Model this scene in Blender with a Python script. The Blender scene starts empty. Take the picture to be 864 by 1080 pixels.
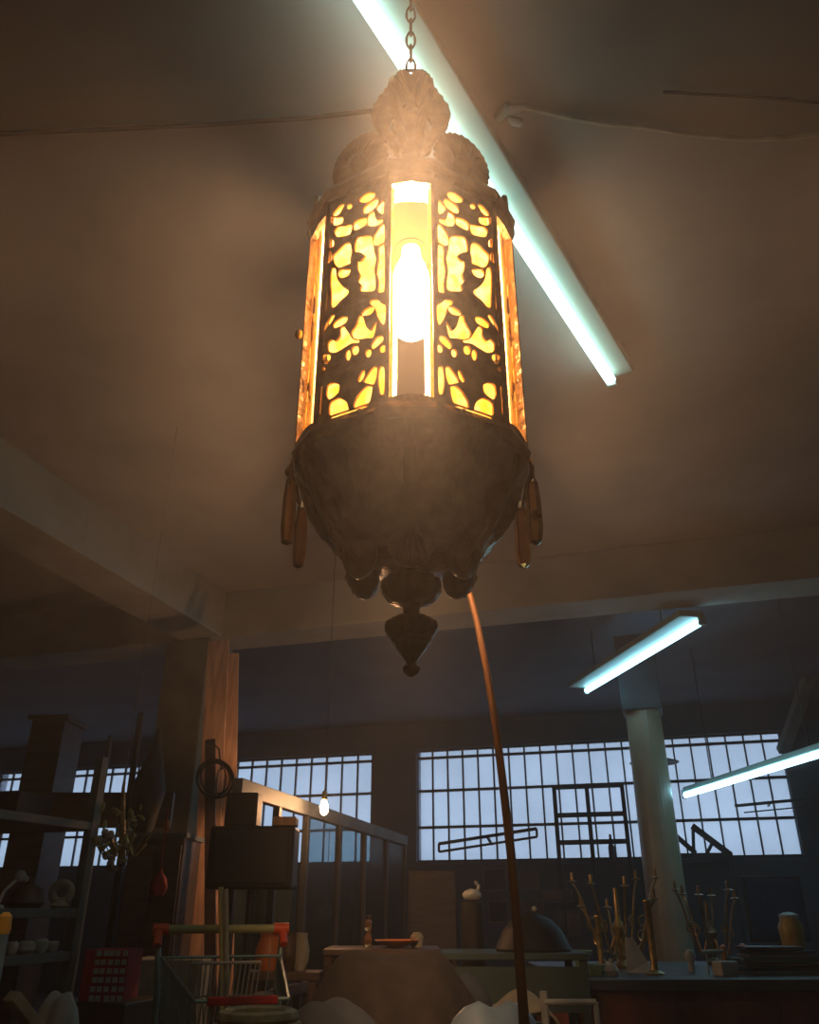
import bpy, bmesh, math, random
from mathutils import Vector, Matrix
random.seed(7)
C = bpy.context.scene.collection
SC = bpy.context.scene
PI = math.pi
# ------------------------------------------------------------------ camera frame
F, PIT, YAW, EYE = 850.0, math.atan(418/850), math.radians(17), 1.12
SP, CP = math.sin(PIT), math.cos(PIT)
SY, CY = math.sin(YAW), math.cos(YAW)
def W(x, y, z):            # viewer-aligned plan coordinates -> building coordinates
    return Vector((x*CY - y*SY, x*SY + y*CY, z))
def ray(px, py):
    u, t = (px-432)/F, (py-540)/F
    fwd = CP + t*SP
    return u/fwd, (SP - t*CP)/fwd      # sideways, rise per metre forward
def at(px, py, d):
    sx, s = ray(px, py)
    return W(sx*d, d, EYE + s*d)
def on_z(px, py, z):
    s = ray(px, py)[1]
    return at(px, py, (z-EYE)/s)
def on_Y(px, py, Y):
    sx, s = ray(px, py)
    return at(px, py, Y/(sx*SY + CY))
def sz(px, py, d):          # metres per pixel at that spot
    s = ray(px, py)[1]
    return d*(CP + s*SP)/F

# ------------------------------------------------------------------ materials
def mat(name, col, rough=.7, metal=0., col2=None, scale=8., bump=0., stretch=None, spec=.5, trans=0., detail=4., bscale=None):
    m = bpy.data.materials.new(name); m.use_nodes = True
    nt = m.node_tree; p = nt.nodes['Principled BSDF']
    p.inputs['Base Color'].default_value = (*col, 1); p.inputs['Roughness'].default_value = rough
    p.inputs['Metallic'].default_value = metal; p.inputs['Specular IOR Level'].default_value = spec
    if trans: p.inputs['Transmission Weight'].default_value = trans
    tc = nt.nodes.new('ShaderNodeTexCoord'); mp = nt.nodes.new('ShaderNodeMapping')
    nt.links.new(tc.outputs['Object'], mp.inputs[0])
    if stretch: mp.inputs['Scale'].default_value = stretch
    n = nt.nodes.new('ShaderNodeTexNoise'); n.inputs['Scale'].default_value = scale; n.inputs['Detail'].default_value = detail
    nt.links.new(mp.outputs[0], n.inputs['Vector'])
    c2 = col2 or tuple(c*.7 for c in col)
    r = nt.nodes.new('ShaderNodeValToRGB')
    r.color_ramp.elements[0].position = .35; r.color_ramp.elements[1].position = .68
    r.color_ramp.elements[0].color = (*c2, 1); r.color_ramp.elements[1].color = (*col, 1)
    nt.links.new(n.outputs['Fac'], r.inputs[0]); nt.links.new(r.outputs[0], p.inputs['Base Color'])
    if bump:
        n2 = nt.nodes.new('ShaderNodeTexNoise'); n2.inputs['Scale'].default_value = bscale or scale*3
        nt.links.new(mp.outputs[0], n2.inputs['Vector'])
        b = nt.nodes.new('ShaderNodeBump'); b.inputs['Strength'].default_value = bump; b.inputs['Distance'].default_value = .01
        nt.links.new(n2.outputs['Fac'], b.inputs['Height']); nt.links.new(b.outputs[0], p.inputs['Normal'])
    return m
def emit(name, col, s):
    m = bpy.data.materials.new(name); m.use_nodes = True
    nt = m.node_tree; nt.nodes.clear()
    o = nt.nodes.new('ShaderNodeOutputMaterial'); e = nt.nodes.new('ShaderNodeEmission')
    e.inputs[0].default_value = (*col, 1); e.inputs[1].default_value = s
    nt.links.new(e.outputs[0], o.inputs[0]); return m
def glass_mat(name, tint, diff, share, gloss=.06, rough=.1, scale=6., tr2=None):
    """thin glass: clear transmission mixed with a milky, light-passing layer and a weak sheen"""
    m = bpy.data.materials.new(name); m.use_nodes = True
    nt = m.node_tree; nt.nodes.clear(); L = nt.links.new
    o = nt.nodes.new('ShaderNodeOutputMaterial'); t = nt.nodes.new('ShaderNodeBsdfTransparent')
    t.inputs[0].default_value = (*tint, 1)
    d = nt.nodes.new('ShaderNodeBsdfTranslucent'); g = nt.nodes.new('ShaderNodeBsdfGlossy'); g.inputs['Roughness'].default_value = rough
    tc = nt.nodes.new('ShaderNodeTexCoord'); n = nt.nodes.new('ShaderNodeTexNoise'); n.inputs['Scale'].default_value = scale
    L(tc.outputs['Object'], n.inputs['Vector'])
    r = nt.nodes.new('ShaderNodeValToRGB'); r.color_ramp.elements[0].position = .4; r.color_ramp.elements[1].position = .62
    r.color_ramp.elements[0].color = (*(tr2 or [c*.75 for c in diff]), 1); r.color_ramp.elements[1].color = (*diff, 1)
    L(n.outputs['Fac'], r.inputs[0]); L(r.outputs[0], d.inputs[0])
    m1 = nt.nodes.new('ShaderNodeMixShader'); m1.inputs[0].default_value = share; L(t.outputs[0], m1.inputs[1]); L(d.outputs[0], m1.inputs[2])
    m2 = nt.nodes.new('ShaderNodeMixShader'); m2.inputs[0].default_value = gloss; L(m1.outputs[0], m2.inputs[1]); L(g.outputs[0], m2.inputs[2])
    L(m2.outputs[0], o.inputs[0]); return m

M = dict(
 plaster=mat('ceiling_plaster', (.45,.41,.385), .9, col2=(.35,.32,.30), scale=1.6, bump=.15, bscale=20),
 farceil=mat('dark_slate_ceiling', (.075,.10,.135), .9, col2=(.05,.07,.095), scale=1.6),
 beam=mat('beam_plaster', (.44,.43,.37), .9, col2=(.33,.32,.28), scale=2.5, bump=.15, bscale=20),
 wall=mat('wall_paint', (.08,.12,.165), .85, col2=(.05,.08,.11), scale=1.5, bump=.1),
 floor=mat('concrete_floor', (.12,.11,.10), .8, col2=(.07,.065,.06), scale=2, bump=.1),
 pillar=mat('pillar_paint', (.26,.27,.22), .85, col2=(.18,.18,.15), scale=4, bump=.1),
 column=mat('column_paint', (.40,.30,.19), .3, col2=(.32,.245,.16), scale=4),
 steel=mat('dark_steel', (.035,.04,.045), .5, .5, scale=6),
 sash=mat('sash_paint', (.03,.045,.06), .7, scale=6),
 bronze=mat('aged_bronze', (.42,.27,.12), .34, .85, col2=(.20,.12,.055), scale=22, bump=.5, bscale=60),
 bronze2=mat('patina_bronze', (.40,.31,.17), .3, .8, col2=(.2,.15,.08), scale=25, bump=.4, bscale=60),
 iron=mat('chain_iron', (.05,.045,.04), .5, .7),
 enamel=mat('white_enamel', (.36,.45,.40), .5, col2=(.30,.39,.34), scale=3),
 endcap=mat('cap_plastic', (.35,.42,.40), .5),
 dome_dark=mat('near_black_amber', (.010,.004,.0005), .9, spec=.0, col2=(.006,.0025,.0003), scale=12),  # dome colour lowered to near black against the bulb's strong light
 card=mat('amber_sleeve', (.012,.0040,.0002), .8, spec=.0, col2=(.011,.0035,.0002), scale=14),
 wood=mat('raw_wood', (.42,.26,.14), .7, col2=(.28,.16,.08), scale=5, stretch=(6,6,.6)),
 boardw=mat('weathered_board', (.80,.50,.34), .75, col2=(.5,.28,.18), scale=5, stretch=(6,6,.5)),
 darkwood=mat('dark_wood', (.10,.06,.04), .5, col2=(.05,.03,.02), scale=5, stretch=(1,1,5)),
 redwood=mat('red_counter', (.34,.085,.04), .55, col2=(.2,.05,.025), scale=2.5, stretch=(3,3,.6)),
 counter=mat('counter_top', (.10,.09,.08), .5, col2=(.05,.05,.045), scale=4),
 rack=mat('rack_grey', (.14,.16,.165), .6, col2=(.09,.1,.105), scale=5),
 black=mat('black_plastic', (.007,.008,.008), .6),
 cloth=mat('dark_cloth', (.035,.029,.028), .95, col2=(.022,.019,.018), scale=20, bump=.3, bscale=200),
 bluecloth=mat('slate_cloth', (.055,.066,.085), .9, col2=(.035,.045,.055), scale=10, bump=.2),
 paleblue=mat('pale_blue_plastic', (.17,.24,.31), .4, col2=(.12,.17,.23), scale=4),
 beige=mat('beige_cloth', (.42,.39,.29), .9, col2=(.28,.26,.19), scale=9, bump=.3),
 white=mat('off_white', (.50,.52,.48), .7, col2=(.36,.38,.36), scale=10),
 wire=mat('cart_wire', (.20,.30,.28), .4, .4, col2=(.14,.22,.2), scale=10),
 red=mat('red_plastic', (.75,.10,.03), .4, col2=(.6,.07,.02), scale=10),
 crimson=mat('crimson_cloth', (.50,.012,.02), .8, col2=(.2,.01,.01), scale=10),
 handle=mat('olive_grip', (.45,.46,.20), .5, col2=(.36,.36,.15), scale=12),
 brass=mat('dull_brass', (.52,.38,.14), .35, .7, col2=(.28,.2,.08), scale=20),
 leaf=mat('gilt_leaf', (.48,.47,.22), .5, .1, col2=(.26,.25,.12), scale=20),
 greeng=mat('green_enamel', (.22,.38,.24), .35, col2=(.12,.24,.15), scale=12),
 yellow=mat('yellow_jar', (.42,.32,.09), .3, col2=(.45,.3,.06), scale=12),
 bamboo=mat('cane_wood', (.46,.24,.11), .5, col2=(.30,.15,.07), scale=6, stretch=(3,3,.4)),
 bluepole=mat('blue_paint', (.10,.20,.32), .5, col2=(.07,.14,.22), scale=12),
 cable=mat('dark_cable', (.09,.055,.045), .7), cablew=mat('pale_cable', (.62,.56,.47), .6),
 coil=mat('straw_rope', (.50,.46,.30), .8, col2=(.3,.27,.17), scale=30),
 screen=mat('dark_screen', (.012,.03,.06), .35, spec=.4), orange=mat('orange_glaze', (.7,.22,.05), .4),
 teal=mat('teal_board', (.06,.11,.10), .6, col2=(.04,.075,.07), scale=3),
)
M['pane'] = glass_mat('window_pane', (.84,.92,1.0), (.55,.6,.68), .28, .04, .3, 1.2, (.38,.42,.48))
M['parti'] = glass_mat('partition_glass', (.72,.88,.92), (.14,.26,.30), .30, .07, .25, 3.)
M['liner'] = glass_mat('amber_glass', (.35,.26,.10), (1.,.92,.60), .97, .03, .25, 60., (.95,.66,.18))
nt_ = M['liner'].node_tree; tl = [n for n in nt_.nodes if n.type == 'BSDF_TRANSLUCENT'][0]
df = nt_.nodes.new('ShaderNodeBsdfDiffuse'); df.inputs[0].default_value = (1.,.84,.46,1); mx = nt_.nodes.new('ShaderNodeMixShader'); mx.inputs[0].default_value = .28
for l in list(nt_.links):
    if l.from_node == tl: tgt = l.to_socket; nt_.links.remove(l); nt_.links.new(mx.outputs[0], tgt)
nt_.links.new(tl.outputs[0], mx.inputs[1]); nt_.links.new(df.outputs[0], mx.inputs[2])
M['slit'] = glass_mat('dimming_glass', (.62,.58,.52), (.4,.3,.15), .003, .0, .1)  # filter added to cut the bulb's light through the narrow openings
M['prism'] = mat('cut_glass_amber', (1.,.55,.2), .08, trans=.85, col2=(.8,.35,.1), scale=10)
M['tube'] = emit('fluorescent_tube', (.62,1.,.93), 5.5)
M['tube_far'] = emit('fluorescent_tube_far', (.34,.78,1.), 9.)
M['bulb'] = emit('warm_bulb', (1.,.61,.37), 2750.)
M['smallbulb'] = emit('filament_bulb', (1.,.50,.22), 420.)

# ------------------------------------------------------------------ mesh builders
class B:
    def __init__(s): s.bm = bmesh.new()
    def poly(s, co, faces):
        v = [s.bm.verts.new(c) for c in co]
        for f in faces:
            try: s.bm.faces.new([v[i] for i in f])
            except ValueError: pass
        return s
    def box(s, c, size, R=None):
        c = Vector(c); hx, hy, hz = [a/2 for a in size]
        co = [Vector((x,y,z)) for x in (-hx,hx) for y in (-hy,hy) for z in (-hz,hz)]
        if R is not None: co = [R @ p for p in co]
        return s.poly([c+p for p in co], [(0,1,3,2),(4,6,7,5),(0,4,5,1),(2,3,7,6),(0,2,6,4),(1,5,7,3)])
    def span(s, a, b):
        a, b = Vector(a), Vector(b); return s.box((a+b)/2, [abs(v) for v in (b-a)])
    def bar(s, a, b, w, h, up=Vector((0,0,1))):
        a, b = Vector(a), Vector(b); z = (b-a); L = z.length; z.normalize()
        x = up.cross(z)
        if x.length < 1e-4: x = Vector((1,0,0)).cross(z)
        x.normalize(); y = z.cross(x)
        R = Matrix((x, y, z)).transposed()
        return s.box((a+b)/2, (w, h, L), R)
    def tube(s, pts, r, n=10, cap=True):
        pts = [Vector(p) for p in pts]; k = len(pts)
        rr = r if isinstance(r, (list, tuple)) else [r]*k
        T = [(pts[min(i+1,k-1)]-pts[max(i-1,0)]).normalized() for i in range(k)]
        ref = Vector((0,0,1)) if abs(T[0].z) < .9 else Vector((1,0,0))
        x = T[0].cross(ref).normalized(); rings = []
        for i in range(k):
            x = (x - T[i]*x.dot(T[i])).normalized(); y = T[i].cross(x)
            rings.append([s.bm.verts.new(pts[i]+(x*math.cos(2*PI*j/n)+y*math.sin(2*PI*j/n))*rr[i]) for j in range(n)])
        for i in range(k-1):
            for j in range(n):
                s.bm.faces.new((rings[i][j], rings[i][(j+1)%n], rings[i+1][(j+1)%n], rings[i+1][j]))
        if cap: s.bm.faces.new(rings[0][::-1]); s.bm.faces.new(rings[-1])
        return s
    def ring(s, c, R, r, axis=(0,0,1), n=24, m=8, sx=1., sy=1., xdir=None):
        c = Vector(c); a = Vector(axis).normalized()
        x = Vector(xdir) if xdir is not None else a.orthogonal().normalized(); x.normalize(); y = a.cross(x)
        rg = []
        for i in range(n):
            t = 2*PI*i/n; rad = (x*math.cos(t)*sx+y*math.sin(t)*sy); p = c+rad*R; e = rad.normalized()
            rg.append([s.bm.verts.new(p+e*math.cos(2*PI*j/m)*r+a*math.sin(2*PI*j/m)*r) for j in range(m)])
        for i in range(n):
            for j in range(m):
                s.bm.faces.new((rg[i][j], rg[(i+1)%n][j], rg[(i+1)%n][(j+1)%m], rg[i][(j+1)%m]))
        return s
    def lathe(s, prof, c=(0,0,0), n=32, lobes=0, amp=0., R=None):
        c = Vector(c); rg = []
        for r, z in prof:
            row = []
            for j in range(n):
                t = 2*PI*j/n; q = r*(1+amp*abs(math.cos(lobes*t/2)) if lobes else 1)
                p = Vector((q*math.cos(t), q*math.sin(t), z))
                if R is not None: p = R @ p
                row.append(s.bm.verts.new(c+p))
            rg.append(row)
        for i in range(len(rg)-1):
            for j in range(n):
                s.bm.faces.new((rg[i][j], rg[i][(j+1)%n], rg[i+1][(j+1)%n], rg[i+1][j]))
        if prof[0][0] > 1e-6: s.bm.faces.new(rg[0][::-1])
        if prof[-1][0] > 1e-6: s.bm.faces.new(rg[-1])
        return s
    def ball(s, c, r, sc=(1,1,1), R=None, n=14):
        k = max(6, n//2)
        pr = [(max(1e-5, math.sin(PI*i/k))*r, -math.cos(PI*i/k)*r) for i in range(k+1)]
        c = Vector(c); rg = []
        for rr, z in pr:
            row = []
            for j in range(n):
                t = 2*PI*j/n; p = Vector((rr*math.cos(t)*sc[0], rr*math.sin(t)*sc[1], z*sc[2]))
                if R is not None: p = R @ p
                row.append(s.bm.verts.new(c+p))
            rg.append(row)
        for i in range(k):
            for j in range(n): s.bm.faces.new((rg[i][j], rg[i][(j+1)%n], rg[i+1][(j+1)%n], rg[i+1][j]))
        return s
    def plate(s, pts, n, th):       # outline with real thickness, pts in world, normal n
        n = Vector(n).normalized()*th/2; k = len(pts)
        a = [s.bm.verts.new(Vector(p)+n) for p in pts]; b = [s.bm.verts.new(Vector(p)-n) for p in pts]
        s.bm.faces.new(a); s.bm.faces.new(b[::-1])
        for i in range(k): s.bm.faces.new((a[i], b[i], b[(i+1)%k], a[(i+1)%k]))
        return s
BASE = {}
def link(o, parent, base):
    C.objects.link(o)
    if parent is not None: o.parent = parent
    BASE[o.name] = base
    return o
def obj(name, b, m, parent=None, smooth=True, bevel=0., angle=40):
    bm = b.bm if isinstance(b, B) else b
    bmesh.ops.remove_doubles(bm, verts=bm.verts, dist=1e-6)
    bmesh.ops.recalc_face_normals(bm, faces=bm.faces)
    if parent is not None: base = BASE[parent.name].copy()
    else:
        xs = [v.co for v in bm.verts]
        base = Vector(((min(v.x for v in xs)+max(v.x for v in xs))/2, (min(v.y for v in xs)+max(v.y for v in xs))/2, min(v.z for v in xs)))
    bmesh.ops.translate(bm, verts=bm.verts, vec=-base)
    me = bpy.data.meshes.new(name); bm.to_mesh(me); bm.free()
    if smooth:
        me.shade_smooth()
        me.set_sharp_from_angle(angle=math.radians(angle))
    me.materials.append(M[m] if isinstance(m, str) else m)
    o = bpy.data.objects.new(name, me); link(o, parent, base)
    if parent is None: o.location = base
    if bevel:
        md = o.modifiers.new('bevel', 'BEVEL'); md.width = bevel; md.segments = 2; md.limit_method = 'ANGLE'
    return o
def tag(o, label, cat, group=None, kind=None):
    o['label'] = label; o['category'] = cat
    if group: o['group'] = group
    if kind: o['kind'] = kind
    return o
def thing(name, label, cat, loc, group=None, kind=None):
    o = bpy.data.objects.new(name, None); link(o, None, Vector(loc)); o.location = loc
    o.empty_display_size = .1
    return tag(o, label, cat, group, kind)
def struct(name, b, m, bevel=0., parent=None):
    o = obj(name, b, m, parent, smooth=False, bevel=bevel)
    if parent is None: o['kind'] = 'structure'
    return o
def copy_thing(t, loc, label, rz=0.):
    def cp(o, par):
        c = o.copy(); C.objects.link(c); c.parent = par
        for ch in o.children: cp(ch, c)
        return c
    r = cp(t, None); r.location = loc; r.rotation_euler.z = t.rotation_euler.z + rz; r['label'] = label
    return r

# ------------------------------------------------------------------ the hall
YC = on_z(500,645,EYE+2.1).y; CEIL = EYE+2.5; BH = EYE+2.1; YB = 11.63; XR = 2.75; XL = -12.5; YF = -3.0
struct('floor', B().span((XL,YF,-.12),(XR,YB,0)), 'floor')
struct('ceiling', B().span((XL-.2,YF-.2,CEIL),(XR+.2,YB+.2,CEIL+.2)), 'plaster')
struct('trim_6', B().span((XL,YC+.4,CEIL-.03),(XR,YB,CEIL)), 'farceil')  # dark slate panel covering the plaster beyond the cross beam
struct('wall_left', B().span((XL-.2,YF,0),(XL,YB,CEIL)), 'wall')
struct('wall_right', B().span((XR,YF,0),(XR+.2,YB,CEIL)), 'wall')
struct('wall_front', B().span((XL-.2,YF-.2,0),(XR+.2,YF,CEIL)), 'wall')
ZS = on_Y(640,906,YB).z; ZT = on_Y(640,780,YB).z
x2a, x2b = on_Y(439,850,YB).x, on_Y(836,840,YB).x
x1b = on_Y(391,850,YB).x; x1a = x1b-3.0
x0b = x1a-.55; x0a = x0b-3.2
wb = B()
wb.span((XL,YB,0),(XR,YB+.25,ZS)); wb.span((XL,YB,ZT),(XR,YB+.25,CEIL))
for a, b in ((XL,x0a),(x0b,x1a),(x1b,x2a),(x2b,XR)): wb.span((a,YB,ZS),(b,YB+.25,ZT))
struct('wall_back', wb, 'wall')
rows = [on_Y(640,y,YB).z for y in (789,826,867)]
def window(nm, a, b, n, label):
    w = bpy.data.objects.new(nm, None); link(w, None, Vector(((a+b)/2,YB+.1,ZS))); w.location = BASE[w.name]
    w['kind'] = 'structure'
    f = B()
    for i in range(n+1):
        x = a+(b-a)*i/n; f.span((x-.010,YB+.08,ZS),(x+.010,YB+.12,ZT))
    for z in rows: f.span((a,YB+.075,z-.017),(b,YB+.125,z+.017))
    for z in (ZS,ZT): f.span((a,YB+.07,z-.025),(b,YB+.13,z+.025))
    obj('window_frame', f, 'sash', w, smooth=False)
    g = B(); g.span((a,YB+.097,ZS),(b,YB+.103,ZT)); obj('pane', g, 'pane', w, smooth=False)
    s = B(); s.span((a-.05,YB-.06,ZS-.06),(b+.05,YB+.1,ZS-.025)); obj('window_sill', s, 'wall', w, smooth=False)
window('window_1', x0a, x0b, 13, ''); window('window_2', x1a, x1b, 12, ''); window('window_3', x2a, x2b, 22, '')

# beams, pillar, column
pc = on_z(207,655,BH); BX = pc.x        # inner corner of the left beam
YC = on_z(500,645,BH).y                  # near lower edge of cross beam
cb = B(); cb.span((XL,YC,BH),(XR,YC+.4,CEIL)); struct('trim_1', cb, 'beam', .01)
lb = B(); lb.span((BX-.42,YF,BH),(BX,YC,CEIL));  struct('trim_2', lb, 'beam', .01)
PX = on_Y(208,800,YC).x
struct('trim_3', B().span((PX-.42,YC-.02,0),(PX,YC+.42,BH)), 'pillar', .012)
# round grey column carrying a dark beam
cp_ = at(697,900,8.0)
cb2z = EYE + ray(683,752)[1]*8.0
struct('trim_4', B().lathe([(.185,0),(.19,.05),(.185,.06),(.165,cb2z-.02),(.165,cb2z)], (cp_.x,cp_.y,0), 28), 'column')
struct('trim_5', B().span((cp_.x-.19,cp_.y-.19,cb2z),(cp_.x+.19,cp_.y+.19,CEIL)), 'steel', .01)
br = B(); pA = at(864,690,9.0); pB = on_Y(826,792,YB-.1); br.bar(at(880,640,8.6), pB, .14,.1)
tag(obj('steel_brace', br, 'pillar', bevel=.005), 'grey diagonal steel brace rising beside the right end of the windows', 'brace')

# ------------------------------------------------------------------ fluorescent battens
def batten(p0, p1, label, side, tm, zmount, w=.13):
    p0, p1 = Vector(p0), Vector(p1); d = (p1-p0); L = d.length; d.normalize()
    up = Vector((0,0,1)); s = d.cross(up).normalized()*side
    t = thing('fluorescent_light', label, 'light', (p0+p1)/2, 'fluorescent lights under the ceiling')
    b = B(); c = (p0+p1)/2 + s*w*.42 + up*.055
    b.bar(p0+s*w*.42+up*.055, p1+s*w*.42+up*.055, w, .05); obj('housing', b, 'enamel', t, False, .006)
    b = B(); b.tube([p0+d*.03, p1-d*.03], .026, 14); obj('tube', b, tm, t)  # tube drawn thicker than life, bloom put into its size
    for q in (p0,p1):
        b = B(); e = d*(.02 if q is p0 else -.02)
        b.bar(q-e*.5+up*.012, q+e*1.2+up*.012, .05, .085); obj('lamp_holder', b, 'endcap', t, False, .004)
    if zmount - p0.z > .2:
        for k in (.2,.8):
            b = B(); q = p0.lerp(p1,k)+s*w*.42; b.tube([q+up*.08, Vector((q.x,q.y,zmount))], .006, 6); obj('hanging_rod', b, 'steel', t)
    else:
        for k in (.2,.8):
            b = B(); q = p0.lerp(p1,k)+s*w*.42; b.tube([q+up*.08, Vector((q.x,q.y,zmount))], .03, 10); obj('mounting_boss', b, 'endcap', t)
    return t
e1 = on_z(646,404,CEIL-.1); e0 = on_z(398,22,CEIL-.1); e0 = e1+(e0-e1)*1.12
batten(e0, e1, 'long lit fluorescent batten crossing behind the lantern chain at top of picture', 1, 'tube', CEIL, .125)
h2 = EYE+1.97
batten(on_z(741,655,h2), on_z(618,729,h2), 'lit fluorescent batten hanging above the round grey column', -1, 'tube_far', CEIL, .2)
h3 = EYE+1.05
q0, q1 = on_z(722,839,h3), on_z(872,793,h3)
batten(q0, q1+(q1-q0)*.12, 'lit fluorescent batten hanging low in front of the window at right edge', -1, 'tube_far', CEIL, .1)

# ------------------------------------------------------------------ cables on the ceiling
def cable(pts, z, r, m, label):
    P = [on_z(x,y,z) for x,y in pts]
    Q = []
    for i in range(len(P)-1):
        for k in range(6): Q.append(P[i].lerp(P[i+1], k/6))
    Q.append(P[-1])
    return tag(obj('cable', B().tube(Q, r, 6), m), label, 'cable', None)
cable([(-40,144),(0,141),(120,136),(230,131),(330,124),(400,116)], CEIL-.012, .009, 'cable', 'dark cable running along the ceiling left of the lantern')
cable([(553,113),(600,124),(640,131),(680,134),(720,141),(780,147),(830,146),(880,140)], CEIL-.012, .010, 'cablew', 'pale loose cable sagging along the ceiling at right')
cable([(700,97),(780,101),(880,109)], CEIL-.01, .006, 'cable', 'thin dark cable above the pale one on the ceiling at right')
t = thing('cable_connector', 'small pale connector on the ceiling at the end of the pale cable', 'connector', on_z(535,120,CEIL))
b = B(); b.bar(on_z(524,126,CEIL-.025), on_z(538,112,CEIL-.025), .03,.035); obj('clip', b, 'enamel', t, True, .006)
b = B(); b.tube([on_z(536,116,CEIL-.03), on_z(553,113,CEIL-.02)], [.016,.011]); obj('plug', b, 'cablew', t)
b = B(); b.tube([on_z(536,124,CEIL-.025), on_z(541,128,CEIL-.03), on_z(550,130,CEIL-.03)], [.006,.016,.014]); obj('socket', b, 'enamel', t)

# ------------------------------------------------------------------ the lantern
U = .00166; A0 = 120*U; NW = 45*U; WW = 81*U; AW = 115.2*U; D = 1.25
ZL = EYE+.7115; ZU = EYE+1.174
lc = Vector((.003, D, 0))               # lantern axis in viewer-aligned plan
def LP(r, az, z):                       # az measured from the face that looks at the viewer
    a = math.radians(az); return W(lc.x + r*math.sin(a), lc.y - r*math.cos(a), z)
AX = W(lc.x, lc.y, 0)
def zat(y, d=D): return EYE + ray(432,y)[1]*d
lan = thing('hanging_lantern', 'large pierced bronze lantern with a glowing bulb hanging on a chain', 'lantern', (AX.x, AX.y, zat(708)))
LB = BASE[lan.name]
def frame(az):                          # outward normal, right-hand tangent
    a = math.radians(az); n = W(math.sin(a), -math.cos(a), 0); t_ = W(math.cos(a), math.sin(a), 0)
    return n, t_
# pierced panel pattern, traced once on the right front panel and unprojected onto its plane
HO = [
 [(340,60),(372,60),(405,86),(398,98),(368,98),(345,80)],
 [(325,86),(350,95),(386,122),(384,146),(362,142),(330,115)],
 [(300,92),(312,100),(332,124),(318,142),(300,152)],
 [(342,140),(362,150),(372,178),(362,200),(338,202),(306,188),(308,170),(336,178)],
 [(378,168),(410,178),(430,192),(428,222),(404,212),(378,196)],
 [(298,192),(318,208),(340,246),(345,268),(336,286),(312,280),(298,268)],
 [(296,286),(312,284),(324,300),(322,350),(328,400),(322,440),(326,494),(312,490),(296,488)],
 [(350,262),(362,250),(418,252),(426,290),(424,322),(404,322),(380,340),(400,360),(412,352),(410,390),(400,410),(414,440),(396,456),(408,486),(336,486),(338,430),(346,392),(336,350),(346,320)],
 [(448,280),(470,284),(498,312),(520,330),(512,366),(494,384),(468,372),(446,366),(450,344),(442,318)],
 [(446,392),(470,398),(488,392),(500,412),(484,430),(456,420)],
 [(508,392),(528,384),(532,440),(526,500),(528,556),(512,556),(490,526),(456,500),(458,482),(486,470),(504,440)],
 [(480,164),(506,168),(532,164),(540,192),(512,200),(480,192)],
 [(470,110),(490,114),(512,140),(520,156),(502,156),(488,138)],
 [(440,196),(468,206),(500,204),(514,226),(502,250),(470,244),(446,238)],
 [(536,204),(552,204),(562,230),(556,256),(540,246)],
 [(524,264),(546,262),(552,284),(536,300),(516,288)],
 [(530,318),(548,312),(562,336),(560,366),(544,368),(526,352)],
 [(543,388),(558,388),(562,440),(566,500),(571,576),(552,580),(544,520),(550,460)],
 [(328,528),(358,530),(360,548),(338,558),(328,600),(302,640),(294,600),(296,552),(316,544)],
 [(348,558),(372,564),(396,584),(390,594),(362,590),(346,574)],
 [(332,616),(352,640),(362,660),(382,652),(392,596),(410,600),(414,632),(438,664),(432,690),(404,696),(372,690),(350,694),(342,660)],
 [(462,604),(490,606),(520,630),(514,650),(492,640),(466,626)],
 [(478,640),(494,656),(488,690),(506,708),(520,696),(542,714),(540,750),(510,756),(478,736),(446,716),(410,716),(412,700),(444,698),(458,676)],
 [(512,596),(530,596),(544,620),(572,652),(574,700),(570,730),(556,724),(556,662),(540,644)],
 [(308,688),(330,690),(356,722),(346,742),(326,724),(306,706)],
 [(296,822),(322,822),(324,880),(320,936),(296,938)],
 [(332,822),(352,826),(376,862),(388,886),(362,890),(344,896),(336,862)],
 [(384,836),(398,842),(412,876),(404,886),(390,866)],
 [(352,910),(378,906),(402,930),(424,966),(432,1010),(412,1022),(386,1000),(366,976),(358,942)],
 [(498,900),(520,892),(546,902),(550,936),(540,962),(516,946),(500,930)],
 [(468,976),(496,958),(526,970),(538,990),(536,1044),(508,1044),(502,1024),(484,1014),(470,1024),(457,1008)],
 [(566,908),(582,910),(590,960),(586,1026),(574,1024)],
]
for (x,y,a,b_) in ((306,740,11,15),(368,760,10,15),(425,747,13,18),(456,768,9,22),(550,780,15,14),(568,830,9,8),(378,1045,14,10),(404,1062,8,7),(474,1062,12,9),(508,1068,9,10),(552,800,6,6),(450,118,9,9)):
    HO.append([(x+a*math.cos(2*PI*k/8), y+b_*math.sin(2*PI*k/8)) for k in range(8)])
def to_panel(cx, cy):
    px, py = 390+cx/4.154, 190+cy/4.154
    sx, s = ray(px, py); a = math.radians(30); nx, ny = math.sin(a), -math.cos(a)
    # n.(d*(sx,1)-lc)=AW
    d = (AW + nx*lc.x + ny*lc.y)/(nx*sx+ny)
    x, y = sx*d-lc.x, d-lc.y
    return x*math.cos(a)+y*math.sin(a), EYE+s*d
def chaikin(p, n=2):
    for _ in range(n):
        q = []
        for i in range(len(p)):
            a, b = p[i], p[(i+1)%len(p)]
            q += [(a[0]*.8+b[0]*.2, a[1]*.8+b[1]*.2), (a[0]*.2+b[0]*.8, a[1]*.2+b[1]*.8)]
        p = q
    return p
holes = []
HWp = WW/2
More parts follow.
